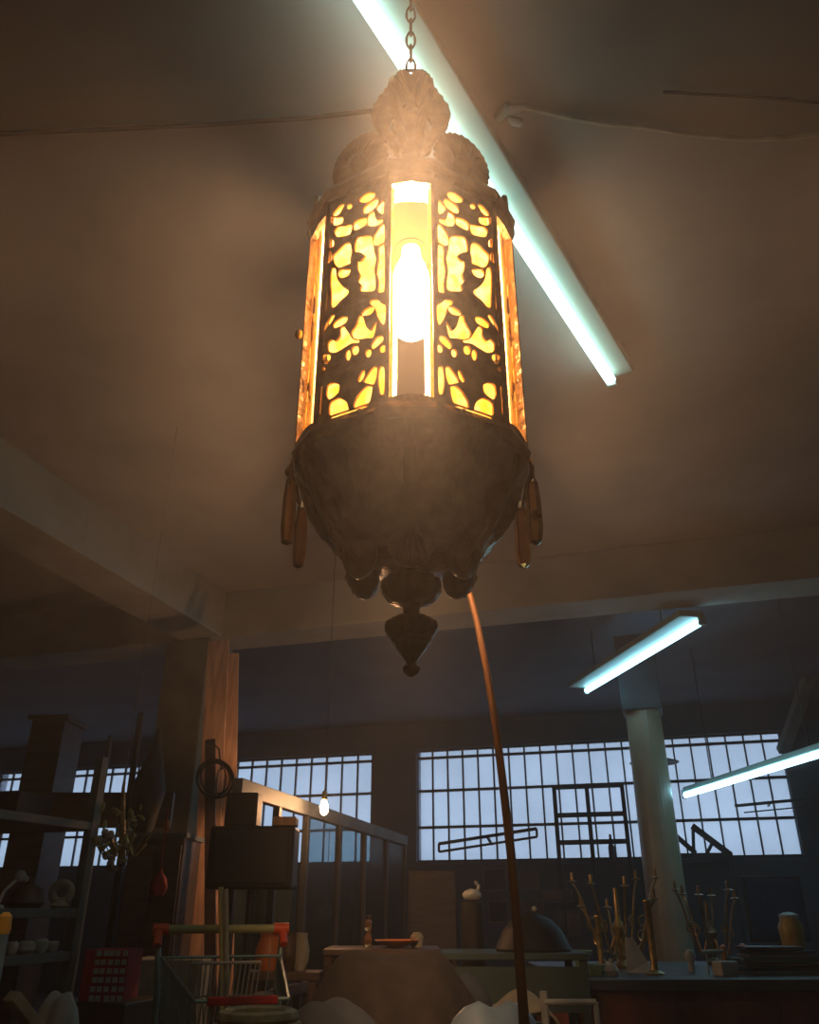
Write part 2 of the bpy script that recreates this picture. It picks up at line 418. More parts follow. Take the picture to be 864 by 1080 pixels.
for h in HO:
    q = [to_panel(*p) for p in h]
    mu, mz = sum(a for a,_ in q)/len(q), sum(a for _,a in q)/len(q)
    q = [(a+0.0027*(a-mu)/max(1e-6,math.hypot(a-mu,c_-mz)), c_+0.0027*(c_-mz)/max(1e-6,math.hypot(a-mu,c_-mz))) for a,c_ in q]
    q = [(min(max(u_, -HWp+.004), HWp-.004), min(max(z_, ZL+.004), ZU+.045)) for u_, z_ in q]
    holes.append(chaikin(q))
def panel_mesh(mirror):
    cu = bpy.data.curves.new('panel_outline', 'CURVE'); cu.dimensions = '2D'; cu.fill_mode = 'BOTH'; cu.extrude = .002; cu.bevel_depth = .0008; cu.bevel_resolution = 0
    zt, zb = ZU+.055-LB.z, ZL-.01-LB.z
    polys = [[(-HWp,zb),(HWp,zb),(HWp,zt),(-HWp,zt)]] + [[(u_, z_-LB.z) for u_, z_ in h] for h in holes]
    for pl in polys:
        if mirror: pl = [(-u_, z_) for u_, z_ in pl]
        sp = cu.splines.new('POLY'); sp.points.add(len(pl)-1); sp.use_cyclic_u = True
        for i, (a, b) in enumerate(pl): sp.points[i].co = (a, b, 0, 1)
    o = bpy.data.objects.new('tmp', cu); C.objects.link(o)
    dg = bpy.context.evaluated_depsgraph_get()
    me = bpy.data.meshes.new_from_object(o.evaluated_get(dg)); bpy.data.objects.remove(o); bpy.data.curves.remove(cu)
    me.materials.clear(); me.materials.append(M['bronze']); me.name = 'pierced_panel'
    return me
pm = {False: panel_mesh(False)}
_m = pm[False].copy(); _m.name = 'pierced_panel_mirrored'; _m.transform(Matrix.Diagonal((-1,1,1,1))); _m.flip_normals(); pm[True] = _m
for i, az in enumerate((30,90,150,210,270,330)):
    n, t_ = frame(az); cen = LP(AW, az, LB.z) - LB
    R = Matrix((t_, Vector((0,0,1)), n)).transposed().to_4x4()
    o = bpy.data.objects.new('pierced_panel', pm[az > 180]); link(o, lan, LB); o.matrix_local = Matrix.Translation(cen) @ R
    b = B(); ci = LP(AW-.016, az, 0); hw = HWp-.002
    b.box((ci.x,ci.y,(ZL+ZU)/2+.02), (2*hw,.003,ZU-ZL+.04), Matrix((t_, n, Vector((0,0,1)))).transposed()); obj('glass_liner', b, 'liner', lan, False)
# narrow open windows: jambs with arched head and foot
for az in range(0,360,60):
    n, t_ = frame(az); c = LP(A0, az, 0); Z = Vector((0,0,1)); b = B()
    for sgn in (-1,1):
        e = c + t_*sgn*(NW/2+.001)
        R = Matrix((t_, n, Z)).transposed()
        b.box((e.x,e.y,(ZL+ZU)/2+.01), (.006,.014,ZU-ZL+.06), R)
    for zb, up in ((ZU,1),(ZL,-1)):
        k = 9; o_ = []
        arc = [(-NW/2+NW*i/(k-1), (.008*(1-abs(2*i/(k-1)-1)**1) if up > 0 else .008*math.sin(PI*i/(k-1)))) for i in range(k)]
        edge = [c+t_*x_+Z*(zb+a_) for x_, a_ in arc]
        far = [c+t_*x_+Z*(zb+up*.03) for x_, a_ in reversed(arc)]
        b.plate(edge+far, n, .012)
    obj('window_surround', b, 'bronze', lan, False)
    b = B(); gi = LP(A0-.010, az, 0); b.box((gi.x,gi.y,(ZL+ZU)/2), (NW-.004,.002,ZU-ZL+.01), Matrix((t_, n, Z)).transposed()); obj('dimming_pane', b, 'slit', lan, False)  # added pane, dims the beam leaving the open window
def ring12(ro, ri, z0, z1):
    b = B(); P = []
    for az in range(0,360,60):
        for s_ in (-1,1):
            # corner between narrow face (az) and wide faces
            n, t_ = frame(az); P.append((W(0,0,0)*0 + n*A0 + t_*s_*NW/2))
    ax = Vector((AX.x,AX.y,0)); o0 = []
    vs = [[b.bm.verts.new(ax+p*f+Vector((0,0,z))) for p in P] for f, z in ((ro,z0),(ro*1.03,(z0+z1)/2),(ro,z1),(ri,z1),(ri,z0))]
    m_ = len(P)
    for a in range(5):
        for j in range(m_):
            b.bm.faces.new((vs[a][j], vs[a][(j+1)%m_], vs[(a+1)%5][(j+1)%m_], vs[(a+1)%5][j]))
    return b
b = ring12(1.05,.90,ZU+.03,ZU+.062); obj('top_rim', b, 'bronze', lan, False)
b = ring12(1.03,.86,ZL-.035,ZL-.005); obj('base_rim', b, 'bronze', lan, False)
b = ring12(1.0,.66,ZU+.036,ZU+.046); obj('roof_plate', b, 'bronze', lan, False)
b = B(); b.lathe([(.136,ZU+.044),(.128,ZU+.075),(.10,ZU+.125),(.07,ZU+.17),(.045,ZU+.22),(.032,ZU+.25),(.028,ZU+.248),(.04,ZU+.215),(.065,ZU+.165),(.095,ZU+.12),(.122,ZU+.075),(.128,ZU+.044),(.136,ZU+.044)], (AX.x,AX.y,0), 48, 12, .03); obj('roof_dome', b, 'dome_dark', lan)  # dome closed so that it blocks the bulb's light upward
# open roof: six ribs to the neck, neck post
zr0 = ZU+.06
for az in range(0,360,60):
    b = B(); b.bar(LP(.195,az+30,zr0-.005), LP(.03,az+30,zr0+.17), .02,.012); obj('roof_rib', b, 'bronze', lan, False, .002)
b = B(); b.lathe([(.022,zr0+.15),(.04,zr0+.17),(.045,zr0+.2),(.025,zr0+.23),(.022,zr0+.27),(.034,zr0+.30),(.026,zr0+.36),(.03,zr0+.40),(.016,zr0+.44),(.012,zr0+.5),(.006,zr0+.515)], (AX.x,AX.y,0), 24, 8, .08); obj('neck', b, 'bronze', lan)
# six scalloped leaves standing on the rim, leaning out
def scallop(rx, ry, k, amp, n=60, cut=None):
    return [((rx*math.cos(t))*(1+amp*abs(math.sin(k*t))), ry*math.sin(t)*(1+amp*abs(math.sin(k*t)))) for t in [2*PI*i/n for i in range(n)]]
for az in range(30,360,60):
    n, t_ = frame(az); base = LP(AW+.002, az, EYE+1.272); upv = Vector((0,0,1))
    b = B(); b.plate([base + t_*x_ + upv*y_ for x_, y_ in scallop(.059,.070,13,.05,104)], n, .008)
    b.ball(base+n*.004-upv*.01, .02, (1,1,1.2)); b.bar(base-upv*.075, base-upv*.02, .05,.01, n)
    for q in (-.8,-.45,0,.45,.8):
        b.tube([base-upv*.03+n*.004, base+t_*q*.03+upv*.02+n*.006, base+t_*q*.052+upv*(.06-.03*abs(q))+n*.003], [.003,.004,.002], 6)
    obj('crest_leaf', b, 'bronze', lan)
# crown scrolls
def smooth_loop(p, n): return chaikin(p, n)
prof = [(.012,1.745),(.03,1.735),(.05,1.715),(.064,1.69),(.076,1.665),(.088,1.635),(.086,1.60),(.076,1.57),(.062,1.552),(.052,1.54),(.044,1.52),(.03,1.50),(.02,1.52),(.03,1.545),(.044,1.565),(.05,1.585),(.044,1.60),(.034,1.625),(.018,1.64),(.012,1.68)]
for az in range(0,360,60):
    b = B(); n, t_ = frame(az+90-60); pr = []
    for i in range(len(prof)):
        a, c2 = prof[i], prof[(i+1)%len(prof)]
        pr.append(a)
        if i < 10:
            mx, mz = (a[0]+c2[0])/2, (a[1]+c2[1])/2; pr.append((mx+.004, mz+.002))
    b.plate([Vector((AX.x,AX.y,EYE+z_)) + n*r_ for r_, z_ in pr], t_, .014)
    pp = Vector((AX.x,AX.y,0))+n*.05
    b.ring((pp.x,pp.y,EYE+1.635), .022, .007, t_, 16, 6); 
    obj('crown_scroll', b, 'bronze', lan)
b = B(); b.ring((AX.x,AX.y,EYE+1.765), .014, .004, frame(0)[0], 16, 6); obj('hanging_loop', b, 'iron', lan)
# bowl and its ornaments
bp = [(.150,ZL-.03),(.200,ZL-.02),(.198,ZL-.035),(.182,EYE+.655),(.170,EYE+.635),(.160,EYE+.612),(.148,EYE+.588),(.138,EYE+.568),(.137,EYE+.555),(.122,EYE+.54),(.118,EYE+.53),(.10,EYE+.525),(.075,EYE+.52),(.05,EYE+.515),(.02,EYE+.513),(.001,EYE+.512)]
b = B(); b.lathe(bp, (AX.x,AX.y,0), 96, 24, .035); obj('bowl', b, 'bronze2', lan)
for k in range(12):                      # raised leaves on the bowl
    az = k*30; pts = [LP(r_*1.035, az, EYE+z_) for r_, z_ in ((.19,.675),(.176,.645),(.160,.605),(.142,.572),(.12,.545))]
    b = B(); b.tube(pts, [.003,.010,.013,.010,.004], 8); obj('bowl_leaf', b, 'bronze2', lan)
for k in range(6):
    az = k*60; n, t_ = frame(az); c = LP(.094, az, EYE+.512); R = Matrix((t_, n, Vector((0,0,1)))).transposed()
    b = B(); q = B.ball(b, c, .037, (1,.62,1.05), R, 20)
    for a in (-50,-25,0,25,50):
        r_ = math.radians(a); b.tube([c+n*.022+Vector((0,0,.035)), c+n*.027+t_*math.sin(r_)*.018, c+n*.012+t_*math.sin(r_)*.031+Vector((0,0,-math.cos(r_)*.034))], [.003,.004,.002], 6)
    obj('shell_lobe', b, 'bronze2', lan)
b = B(); b.lathe([(.03,EYE+.525),(.034,EYE+.513),(.026,EYE+.503),(.03,EYE+.495),(.044,EYE+.486),(.046,EYE+.472),(.04,EYE+.46),(.034,EYE+.452),(.016,EYE+.446)], (AX.x,AX.y,0), 60, 12, .13); obj('knob', b, 'bronze2', lan)
b = B(); b.lathe([(.014,EYE+.45),(.013,EYE+.44),(.0125,EYE+.424),(.016,EYE+.416)], (AX.x,AX.y,0), 24, 8, .1); obj('stem', b, 'bronze', lan)
b = B(); b.lathe([(.016,EYE+.423),(.03,EYE+.421),(.040,EYE+.413),(.0415,EYE+.404),(.036,EYE+.394),(.031,EYE+.388),(.031,EYE+.383),(.025,EYE+.378),(.023,EYE+.372),(.013,EYE+.358),(.008,EYE+.350),(.008,EYE+.346),(.013,EYE+.341),(.0125,EYE+.334),(.006,EYE+.328),(.001,EYE+.325)], (AX.x,AX.y,0), 60, 10, .08); obj('finial', b, 'bronze2', lan)
for az in (-48,-24,24,48,72,-72,0):      # rivets round the base
    if az in (0,): continue
    p = LP(.2, az if abs(az)<60 else az, ZL-.012); b = B(); b.ball(p, .006); obj('rivet', b, 'brass', lan)
# side leaves flaring down from the rim and glass drops
for az in (62,-62,84,-84,118,-118,98,-98):
    n, t_ = frame(az); top = LP(.196, az, ZL+.01); b = B()
    out = .6 if abs(az) in (62,118) else 1.1
    b.tube([top, top+n*.014*out+Vector((0,0,-.03)), top+n*.012*out+Vector((0,0,-.055)), top+n*.002*out+Vector((0,0,-.085))], [.002,.005,.006,.001], 8)
    obj('rim_leaf', b, 'bronze', lan)
for az in (80,-80,108,-108):
    p = LP(.209, az, 0); zt = ZL-.03; b = B()
    b.lathe([(.002,zt+.02),(.003,zt-.012),(.010,zt-.03),(.0125,zt-.06),(.0135,zt-.115),(.010,zt-.14),(.002,zt-.145)], (p.x,p.y,0), 6); obj('glass_drop', b, 'prism', lan, False)
for az, z_ in ((-84,EYE+.98),(-88,EYE+.69),(88,EYE+.60)):
    p = LP(.215, az, z_); b = B(); b.ball(p, .008, (1,1,1.3)); b.tube([LP(.195,az,z_), p], .003, 6); obj('side_stud', b, 'brass', lan)
# bulb on its sleeve
zb1, zb0 = EYE+1.215, EYE+.99
b = B(); b.lathe([(.001,zb0),(.016,zb0+.004),(.028,zb0+.014),(.034,zb0+.03),(.036,zb0+.06),(.036,zb0+.15),(.030,zb0+.175),(.019,zb0+.20),(.017,zb1+.005)], (AX.x,AX.y,0), 28); obj('light_bulb', b, 'bulb', lan)
b = B(); b.lathe([(.018,zb1),(.031,zb1),(.031,zb1+.16),(.018,zb1+.17),(.008,zb1+.19)], (AX.x,AX.y,0), 24); obj('bulb_socket', b, 'card', lan)
# chain: its links alternate a quarter turn
ch = thing('chain', 'dark iron chain of oval links holding up the bronze lantern', 'chain', (AX.x,AX.y,EYE+1.775))
z = EYE+1.79; k = 0
while z < CEIL-.04:
    b = B(); ax_ = frame(90 if k % 2 else 0)[0]
    b.ring((AX.x,AX.y,z), .017, .0038, ax_, 18, 6, 1.75, .62, (0,0,1)); obj('chain_link', b, 'iron', ch)
    z += .050; k += 1
b = B(); b.tube([(AX.x,AX.y,z-.02),(AX.x,AX.y,CEIL)], .006, 8); b.lathe([(.03,CEIL-.02),(.035,CEIL-.008),(.035,CEIL)], (AX.x,AX.y,0), 16); obj('ceiling_hook', b, 'iron', ch)

# ------------------------------------------------------------------ leaning cane beside the lantern
pts = [(493,617,1.95),(503,655,1.94),(513,705,1.93),(523,765,1.92),(531,830,1.9),(539,900,1.88),(546,980,1.86),(553,1080,1.84)]
P = [at(*p) for p in pts]; dlt = (P[-1]-P[-2]); 
low = P[-1]; P.append(Vector((low.x+dlt.x*3.2, low.y+dlt.y*3.2, 0.0)))
tag(obj('wooden_pole', B().tube(P, [.0075,.008,.0088,.0092,.0095,.0098,.010,.0105,.012], 10), 'bamboo'), 'tall thin curved wooden pole leaning up below the lantern', 'pole')

# ------------------------------------------------------------------ glazed partition
PYa, PYb = 4.22, 8.4
def PXY(Y): return -2.29 - .34*(Y-4.16)/(8.6-4.16)
zp = EYE+.60
t = thing('glazed_partition', 'glazed partition with grey metal top rail running towards the windows', 'partition', (PXY(6.2),6.2,0))
b = B(); b.bar((PXY(PYa),PYa,zp+.01),(PXY(PYb),PYb,zp+.01),.06,.09); obj('top_rail', b, 'rack', t, False, .004)
b = B(); b.bar((PXY(PYa),PYa,EYE-.45),(PXY(PYb),PYb,EYE-.45),.05,.06); obj('bottom_rail', b, 'darkwood', t, False, .004)
ys = [on for on in (4.27,4.85,5.4,6.15,6.85,7.6,8.35)]
for y in ys:
    b = B(); b.bar((PXY(y),y,0),(PXY(y),y,zp),.045,.04,Vector((0,1,0))); obj('upright', b, 'steel', t, False, .003)
for a, c in zip(ys, ys[1:]):
    if a < 5.3: continue
    b = B(); b.bar((PXY(a),a+.03,(zp+EYE-.45)/2),(PXY(c),c-.03,(zp+EYE-.45)/2),.006,1.0); obj('glass_panel', b, 'parti', t, False)

# bare bulb on a cord
bc = at(342,851,5.45)
t = thing('pendant_bulb', 'small glowing bare bulb hanging on a cord before the far window', 'light bulb', (bc.x,bc.y,bc.z-.06))
b = B(); b.lathe([(.001,-.05),(.014,-.045),(.024,-.028),(.027,-.008),(.022,.012),(.014,.03),(.012,.04)], bc, 18); obj('glass_bulb', b, 'smallbulb', t)
b = B(); b.lathe([(.012,.04),(.018,.042),(.018,.085),(.01,.1)], bc, 12); obj('bulb_socket', b, 'brass', t)
b = B(); b.tube([bc+Vector((0,0,.09)), Vector((bc.x,bc.y,CEIL))], .003, 6); obj('cord', b, 'cable', t)

# boards leaning on the pillar, wire ring
def board(px0, y0, px1, y1, d0, d1, w, m, label, cat='board', nm='board'):
    a, c = at(px0,y0,d0), at(px1,y1,d1)
    k = (c.z-0)/(a.z-c.z) if c.z > 0 else 0
    c = c + (c-a)*k
    return tag(obj(nm, B().bar(a, c, w, .025, W(0,1,0)), m, bevel=.003), label, cat)
board(231,676,214,990,6.0,5.75,.16,'boardw','wide weathered board leaning on the left pillar, topmost of three')
board(243,690,236,990,6.05,5.85,.13,'boardw','narrower weathered board leaning on the left pillar beside the wide board')
board(222,780,222,990,5.7,5.45,.07,'darkwood','dark narrow board leaning in front of the two pale boards')
rg = B(); wc = at(228,822,5.12); fn = W(0,1,0)
for i in range(4): rg.ring(wc+Vector((random.uniform(-.01,.01),random.uniform(-.01,.01),random.uniform(-.012,.012))), .105-.006*i, .005, fn+Vector((random.uniform(-.1,.1),0,random.uniform(-.15,.15))), 28, 5, 1., 1.15)
rg.ring(at(233,824,5.12), .06,.006, fn, 20, 5, .5, 1.4, (1,0,0))
rg.tube([at(231,790,5.28),at(232,800,5.29),at(234,812,5.3)], .006, 5); rg.tube([at(231,790,5.28), at(227,786,5.68)], .006, 5)
tag(obj('wire_coil', rg, 'steel'), 'coil of dark wire hung on the weathered boards', 'wire coil')

# black boxes on a stand
t = thing('black_box', 'large black box raised on a dark post right of the pillar', 'box', (at(268,960,4.5).x, at(268,960,4.5).y, 0))
s_ = sz(268,900,4.5); Rz = Matrix.Rotation(YAW,3,'Z')
c = at(268,905,4.5); b = B(); b.box(c, (88*s_,.22,60*s_), Rz); obj('box_body', b, 'black', t, False, .015)
b = B(); b.box(c+W(0,-.115,0), (76*s_,.02,50*s_), Rz); obj('front_panel', b, 'steel', t, False, .004)
b = B(); b.tube([Vector((c.x,c.y,c.z-30*s_)), Vector((c.x,c.y,.02))], .02, 10); obj('post', b, 'steel', t)
for a in range(3):
    q = Vector((math.cos(a*2.1),math.sin(a*2.1),0)); b = B(); b.tube([Vector((c.x,c.y,.45)), Vector((c.x,c.y,.015))+q*.4], .012, 8); obj('leg', b, 'steel', t)
c2 = at(257,858,4.5); tag(obj('carton', B().box((c2.x,c2.y,c.z+30*s_+17*s_), (34*s_,.16,34*s_), Rz), 'black', smooth=False, bevel=.01), 'smaller black carton standing on the large black box', 'box')
c3 = at(301,874,4.45); tag(obj('highlight_block', B().box((c3.x,c3.y,c.z+30*s_+.022), (24*s_,.12,.044), Rz), 'wood', smooth=False, bevel=.006), 'small wood coloured block standing in for an orange highlight on the black box', 'block')  # block added where an orange highlight lies on the box

# ------------------------------------------------------------------ shopping cart
HC = at(234,982,3.9); HC.z = EYE-.08
ang = YAW + math.radians(17.5)
Fv = W(.33,-1.05,0).normalized(); Rv = Vector((-Fv.y, Fv.x, 0))     # Rv points to viewer's right
if Rv.dot(W(1,0,0)) < 0: Rv = -Rv
t = thing('shopping_cart', 'wire shopping cart with olive handle and red ends', 'shopping cart', (HC.x,HC.y,0)); LBc = BASE[t.name]
Z = Vector((0,0,1)); hw = .262
b = B(); b.tube([HC-Rv*(hw-.03), HC+Rv*(hw-.03)], .017, 12); obj('handle', b, 'handle', t)
for s in (-1,1):
    b = B(); b.tube([HC+Rv*s*(hw-.04), HC+Rv*s*(hw+.025)], .023, 12); b.tube([HC+Rv*s*hw, HC+Rv*s*hw+Fv*.05-Z*.06], .018, 10); obj('end_cap', b, 'red', t)
    b = B(); b.tube([HC+Rv*s*hw-Z*.02, HC+Rv*s*(hw-.02)+Fv*.06-Z*.2, HC+Rv*s*(hw-.03)+Fv*.10-Z*.55, HC+Rv*s*(hw-.02)+Fv*.12-Z*(HC.z-.12)], .013, 10)
    b.tube([HC+Rv*s*(hw-.02)+Fv*.12-Z*(HC.z-.13), HC+Rv*s*(hw-.12)+Fv*.86-Z*(HC.z-.13)], .013, 10); obj('frame', b, 'wire', t)
def rimp(k, s, low=0.):      # k 0..1 along the basket
    w = hw-.02-.09*k
    return HC + Fv*(.10+.76*k) + Rv*s*(w-.05*low) + Z*(-.10-.09*k - low*(.42-.12*k))
b = B()
for s in (-1,1):
    b.tube([rimp(0,s),rimp(1,s)], .007, 6); b.tube([rimp(0,s,1),rimp(1,s,1)], .006, 6)
    for i in range(19):
        k = i/18; b.tube([rimp(k,s),rimp(k,s,1)], .0028, 4)
    for j in (.25,.5,.75): b.tube([rimp(0,s,j),rimp(1,s,j)], .0035, 4)
for k in (0,1):
    b.tube([rimp(k,-1),rimp(k,1)], .006, 6)
    for i in range(13):
        q = -1+2*i/12; b.tube([rimp(k,q),rimp(k,q,1)], .0028, 4)
    for j in (.33,.66,1): b.tube([rimp(k,-1,j),rimp(k,1,j)], .0035, 4)
for i in range(11): b.tube([rimp(i/10,-1,1),rimp(i/10,1,1)], .003, 4)
for i in range(9): b.tube([rimp(0,-1+i/4,1),rimp(1,-1+i/4,1)], .003, 4)
obj('basket', b, 'wire', t)
b = B(); b.bar(rimp(1,-.75)+Fv*.012, rimp(1,.75)+Fv*.012, .02,.025); obj('bumper', b, 'crimson', t, False, .004)
b = B(); b.bar(rimp(.02,-.8,.62), rimp(.02,.8,.62), .012,.03); obj('seat_strip', b, 'red', t, False, .004)
b = B()
for i in range(15):
    q = -.62+1.24*i/14; b.tube([rimp(.25,q,.05)+Z*.03, rimp(.08,q,.6)], .003, 4)
b.tube([rimp(.25,-.62,.05)+Z*.03, rimp(.25,.62,.05)+Z*.03], .006, 5); obj('child_seat_flap', b, 'white', t)
for k in (.02,.98):
    for s in (-1,1):
        w = B(); q = HC+Fv*(.14+.7*k)+Rv*s*(hw-.05-.08*k); q.z = .062
        w.ring(q, .045,.017, Rv, 20, 8); w.tube([q-Rv*.012,q+Rv*.012], .014, 8); w.tube([q, q+Z*.07], .01, 6); obj('caster', w, 'black', t)
for i, (xa, ya, xb, yb, lab) in enumerate(((233,936,243,1002,'pale green stick standing in the shopping cart, leaning left'),(238,938,246,1004,'pale wooden stick crossing beside the green stick in the cart'))):
    a = at(xa,ya,3.84-.04*i); c_ = rimp(.12,0.15+.1*i,.97)+Z*.02
    tag(obj('stick', B().tube([a, a.lerp(c_,.5)+Rv*.004, c_], [.012,.011,.010], 8), 'handle' if i == 0 else 'beige'), lab, 'stick')

# ------------------------------------------------------------------ draped cloth mound, coil, bag (near bottom)
def drape(px, ytop, d, prof, label, m, nm='draped_cloth', folds=7, seed=1, sx=1., sy=.8):
    rnd = random.Random(seed); c0 = at(px,ytop,d); b = B(); n = 84; rg = []
    ph = [rnd.uniform(0,6.28) for _ in range(4)]
    for i, (r, z) in enumerate(prof):
        row = []; k = i/(len(prof)-1)
        for j in range(n):
            a = 2*PI*j/n
            f = 1 + k*(.10*math.sin(folds*a+ph[0]) + .06*math.sin((folds*2-3)*a+ph[1]+2*k)) + .04*math.sin(3*a+ph[2])
            zz = c0.z + z*(1+ .0*f) + .018*math.sin(2*a+ph[3])*(k>0)
            q = W(math.cos(a)*r*f*sx, math.sin(a)*r*f*sy, 0)
            row.append(b.bm.verts.new(Vector((c0.x+q.x, c0.y+q.y, max(0.005, zz)))))
        rg.append(row)
    for i in range(len(rg)-1):
        for j in range(n): b.bm.faces.new((rg[i][j], rg[i][(j+1)%n], rg[i+1][(j+1)%n], rg[i+1][j]))
    b.bm.faces.new(rg[0])
    o = obj(nm, b, m, angle=70); return tag(o, label, 'cloth')
drape(412,1010,2.9,[(.03,.008),(.11,.006),(.150,0),(.172,-.022),(.20,-.066),(.232,-.12),(.262,-.18),(.285,-.25),(.30,-.38),(.31,-.55),(.32,-.8),(.33,-1.02)],'dark brown cloth draped over a tall stand at bottom centre','cloth',seed=4)
drape(346,1062,2.45,[(.02,.004),(.07,0),(.11,-.02),(.15,-.05),(.18,-.11),(.19,-.3),(.195,-.6),(.2,-.90)],'slate grey cloth heap left of the dark brown draped cloth','bluecloth',folds=5,seed=9)
drape(478,1032,3.35,[(.02,.004),(.06,0),(.10,-.02),(.13,-.06),(.145,-.12),(.16,-.3),(.165,-.6),(.17,-1.0)],'slate blue cloth bulging behind the dark brown cloth at right','bluecloth',folds=5,seed=12)
drape(521,1064,2.4,[(.01,.004),(.04,0),(.075,-.012),(.10,-.035),(.12,-.07),(.125,-.2),(.13,-.5),(.14,-.92)],'pale blue plastic cover right of the dark brown cloth','paleblue',nm='plastic_cover',folds=3,seed=15)
rc = at(272,1076,2.0); b = B()
st = B(); st.lathe([(.14,0),(.14,.02),(.03,.03),(.03,rc.z-.10),(.13,rc.z-.09),(.13,rc.z-.075)], (rc.x,rc.y,0), 24)
tag(obj('stool', st, 'darkwood'), 'round dark stool under the coil of straw coloured rope', 'stool')
for i in range(4): b.ring((rc.x,rc.y,rc.z-.058+.0*i+.021*i), .100-.010*i, .0165, (0,0,1), 36, 8)
tag(obj('rope_coil', b, 'coil'), 'coil of straw coloured rope at the bottom edge below the cart', 'rope')

# ------------------------------------------------------------------ left storage rack
zsh = [EYE+.34, EYE+.0, EYE-.16, EYE-.75]; X0, X1, Y0, Y1 = -2.98, -2.44, 1.55, 3.24
t = thing('storage_rack', 'grey steel storage rack full of clutter at the left edge', 'rack', ((X0+X1)/2,(Y0+Y1)/2,0))
for z in zsh:
    b = B(); b.span((X0,Y0,z-.035),(X1,Y1,z)); obj('shelf', b, 'rack', t, False, .004)
for x in (X0+.015,X1-.015):
    for y in (Y0+.015,Y1-.015):
        b = B(); b.span((x-.02,y-.02,0),(x+.02,y+.02,EYE+.62 if x > -2.7 and y > 3 else EYE+.36)); obj('upright', b, 'rack', t, False, .003)
# things on the rack
def put(px, d, z): 
    sx = ray(px,900)[0]; p = W(sx*d, d, z); return p
p = Vector((-2.49,3.15,zsh[1])); b = B(); b.ring(p+Vector((0,0,.06)), .036,.016, (.6,-.8,.0), 22, 8, 1,1); b.lathe([(.03,0),(.04,.01),(.02,.03)], p, 14)
tag(obj('ring_ornament', b, 'beige'), 'beige round ornament standing on the middle shelf of the left rack', 'ornament')
p = Vector((-2.53,2.99,zsh[1])); b = B(); b.lathe([(.06,0),(.075,.02),(.055,.07),(.02,.09),(.025,.11),(.001,.115)], p, 18)
tag(obj('lidded_bowl', b, 'darkwood'), 'dark lidded bowl on the middle shelf of the left rack', 'bowl')
p = Vector((-2.50,2.80,zsh[1])); b = B(); b.tube([p, p+Vector((.0,.03,.06)), p+Vector((0,.08,.10))], [.008,.006,.006], 8); b.ball(p+Vector((0,.1,.115)), .022); b.ball(p+Vector((0,.13,.105)), .014); b.lathe([(.03,0),(.028,.01),(.008,.014)], p, 12)
tag(obj('small_spotlight', b, 'white'), 'small white bent-neck spotlight at the left edge of the rack shelf', 'lamp')
for i, (y, r, h) in enumerate(((2.84,.026,.055),(2.93,.022,.045),(3.01,.034,.045),(3.09,.03,.05),(3.165,.024,.04))):
    p = Vector((-2.50,y,zsh[2]+.0)); z0 = 0
    b = B(); b.lathe([(r*.6,0),(r,h*.3),(r,h*.8),(r*.7,h),(r*.62,h),(r*.9,h*.8),(r*.5,.01)], p, 16)
    tag(obj('cup', b, 'white'), ['small white cup nearest the left edge on the lower rack shelf','tiny white cup second from the left on the lower rack shelf','wide white cup in the middle of the lower rack shelf','round white cup right of the wide cup on the lower rack shelf','last white cup by the post on the lower rack shelf'][i], 'cup', 'white cups on the lower rack shelf')
for i, (y, w, h, m, lab) in enumerate(((2.2,.3,.22,'darkwood','dark wooden box on top of the left rack at the picture edge'),(2.99,.22,.10,'black','flat black box on top of the left rack beside its post'))):
    tag(obj('storage_box', B().box((-2.74,y,zsh[0]+h/2),(.34,w,h)), m, smooth=False, bevel=.008), lab, 'box')
p = Vector((-2.70,2.6,zsh[3])); tag(obj('orange_basket', B().lathe([(.12,0),(.17,.16),(.18,.2),(.165,.2),(.11,.01)], p, 24), 'darkwood'), 'brown basket on the lowest rack shelf', 'basket')
drape(64,1052,3.0,[(.01,.01),(.04,.0),(.06,-.03),(.075,-.1),(.09,-.3),(.10,-.78)],'crumpled white cloth hanging by the lower rack shelf','white',folds=5,seed=21)
a = at(12,1050,2.6); c_ = at(44,1092,2.7); tag(obj('plank', B().bar(a, c_+(c_-a)*3.4, .05,.03), 'beige', smooth=False, bevel=.003), 'pale plank slanting down at the bottom left corner', 'plank')
a = at(2,985,2.3); t = thing('blue_pole', 'blue painted pole with a yellow cap at the left edge', 'pole', (a.x,a.y,0))
b = B(); b.tube([Vector((a.x+.02,a.y,0)), a], .017, 12); obj('shaft', b, 'bluepole', t)
b = B(); b.lathe([(.018,0),(.02,.01),(.017,.04),(.006,.05)], a, 12); obj('cap', b, 'yellow', t)

t = thing('tall_cupboard', 'tall dark cupboard standing behind the left rack before the windows', 'cupboard', (at(62,900,6.6).x, at(62,900,6.6).y, 0))
tq = at(62,765,6.6); b = B(); b.box((tq.x,tq.y,tq.z/2), (.26,.4,tq.z), Matrix.Rotation(YAW,3,'Z')); obj('body', b, 'darkwood', t, False, .006)
b = B(); b.box((tq.x,tq.y,tq.z+.02), (.32,.46,.04), Matrix.Rotation(YAW,3,'Z')); obj('cornice', b, 'darkwood', t, False, .006)
tw = at(20,873,6.0); ww_ = at(112,873,6.0); tz = at(60,836,6.0).z
tag(obj('dark_plank', B().bar((tw.x,tw.y,(tw.z+tz)/2),(ww_.x+.1,ww_.y,(tw.z+tz)/2),tz-tw.z,.04,W(0,1,0)) if False else B().box(((tw+ww_)/2).to_2d().to_3d()+Vector((0,0,(tw.z+tz)/2)), (1.5,.05,tz-tw.z), Matrix.Rotation(YAW,3,'Z')), 'darkwood', smooth=False, bevel=.004), 'wide dark board fixed across the windows behind the left rack', 'board')
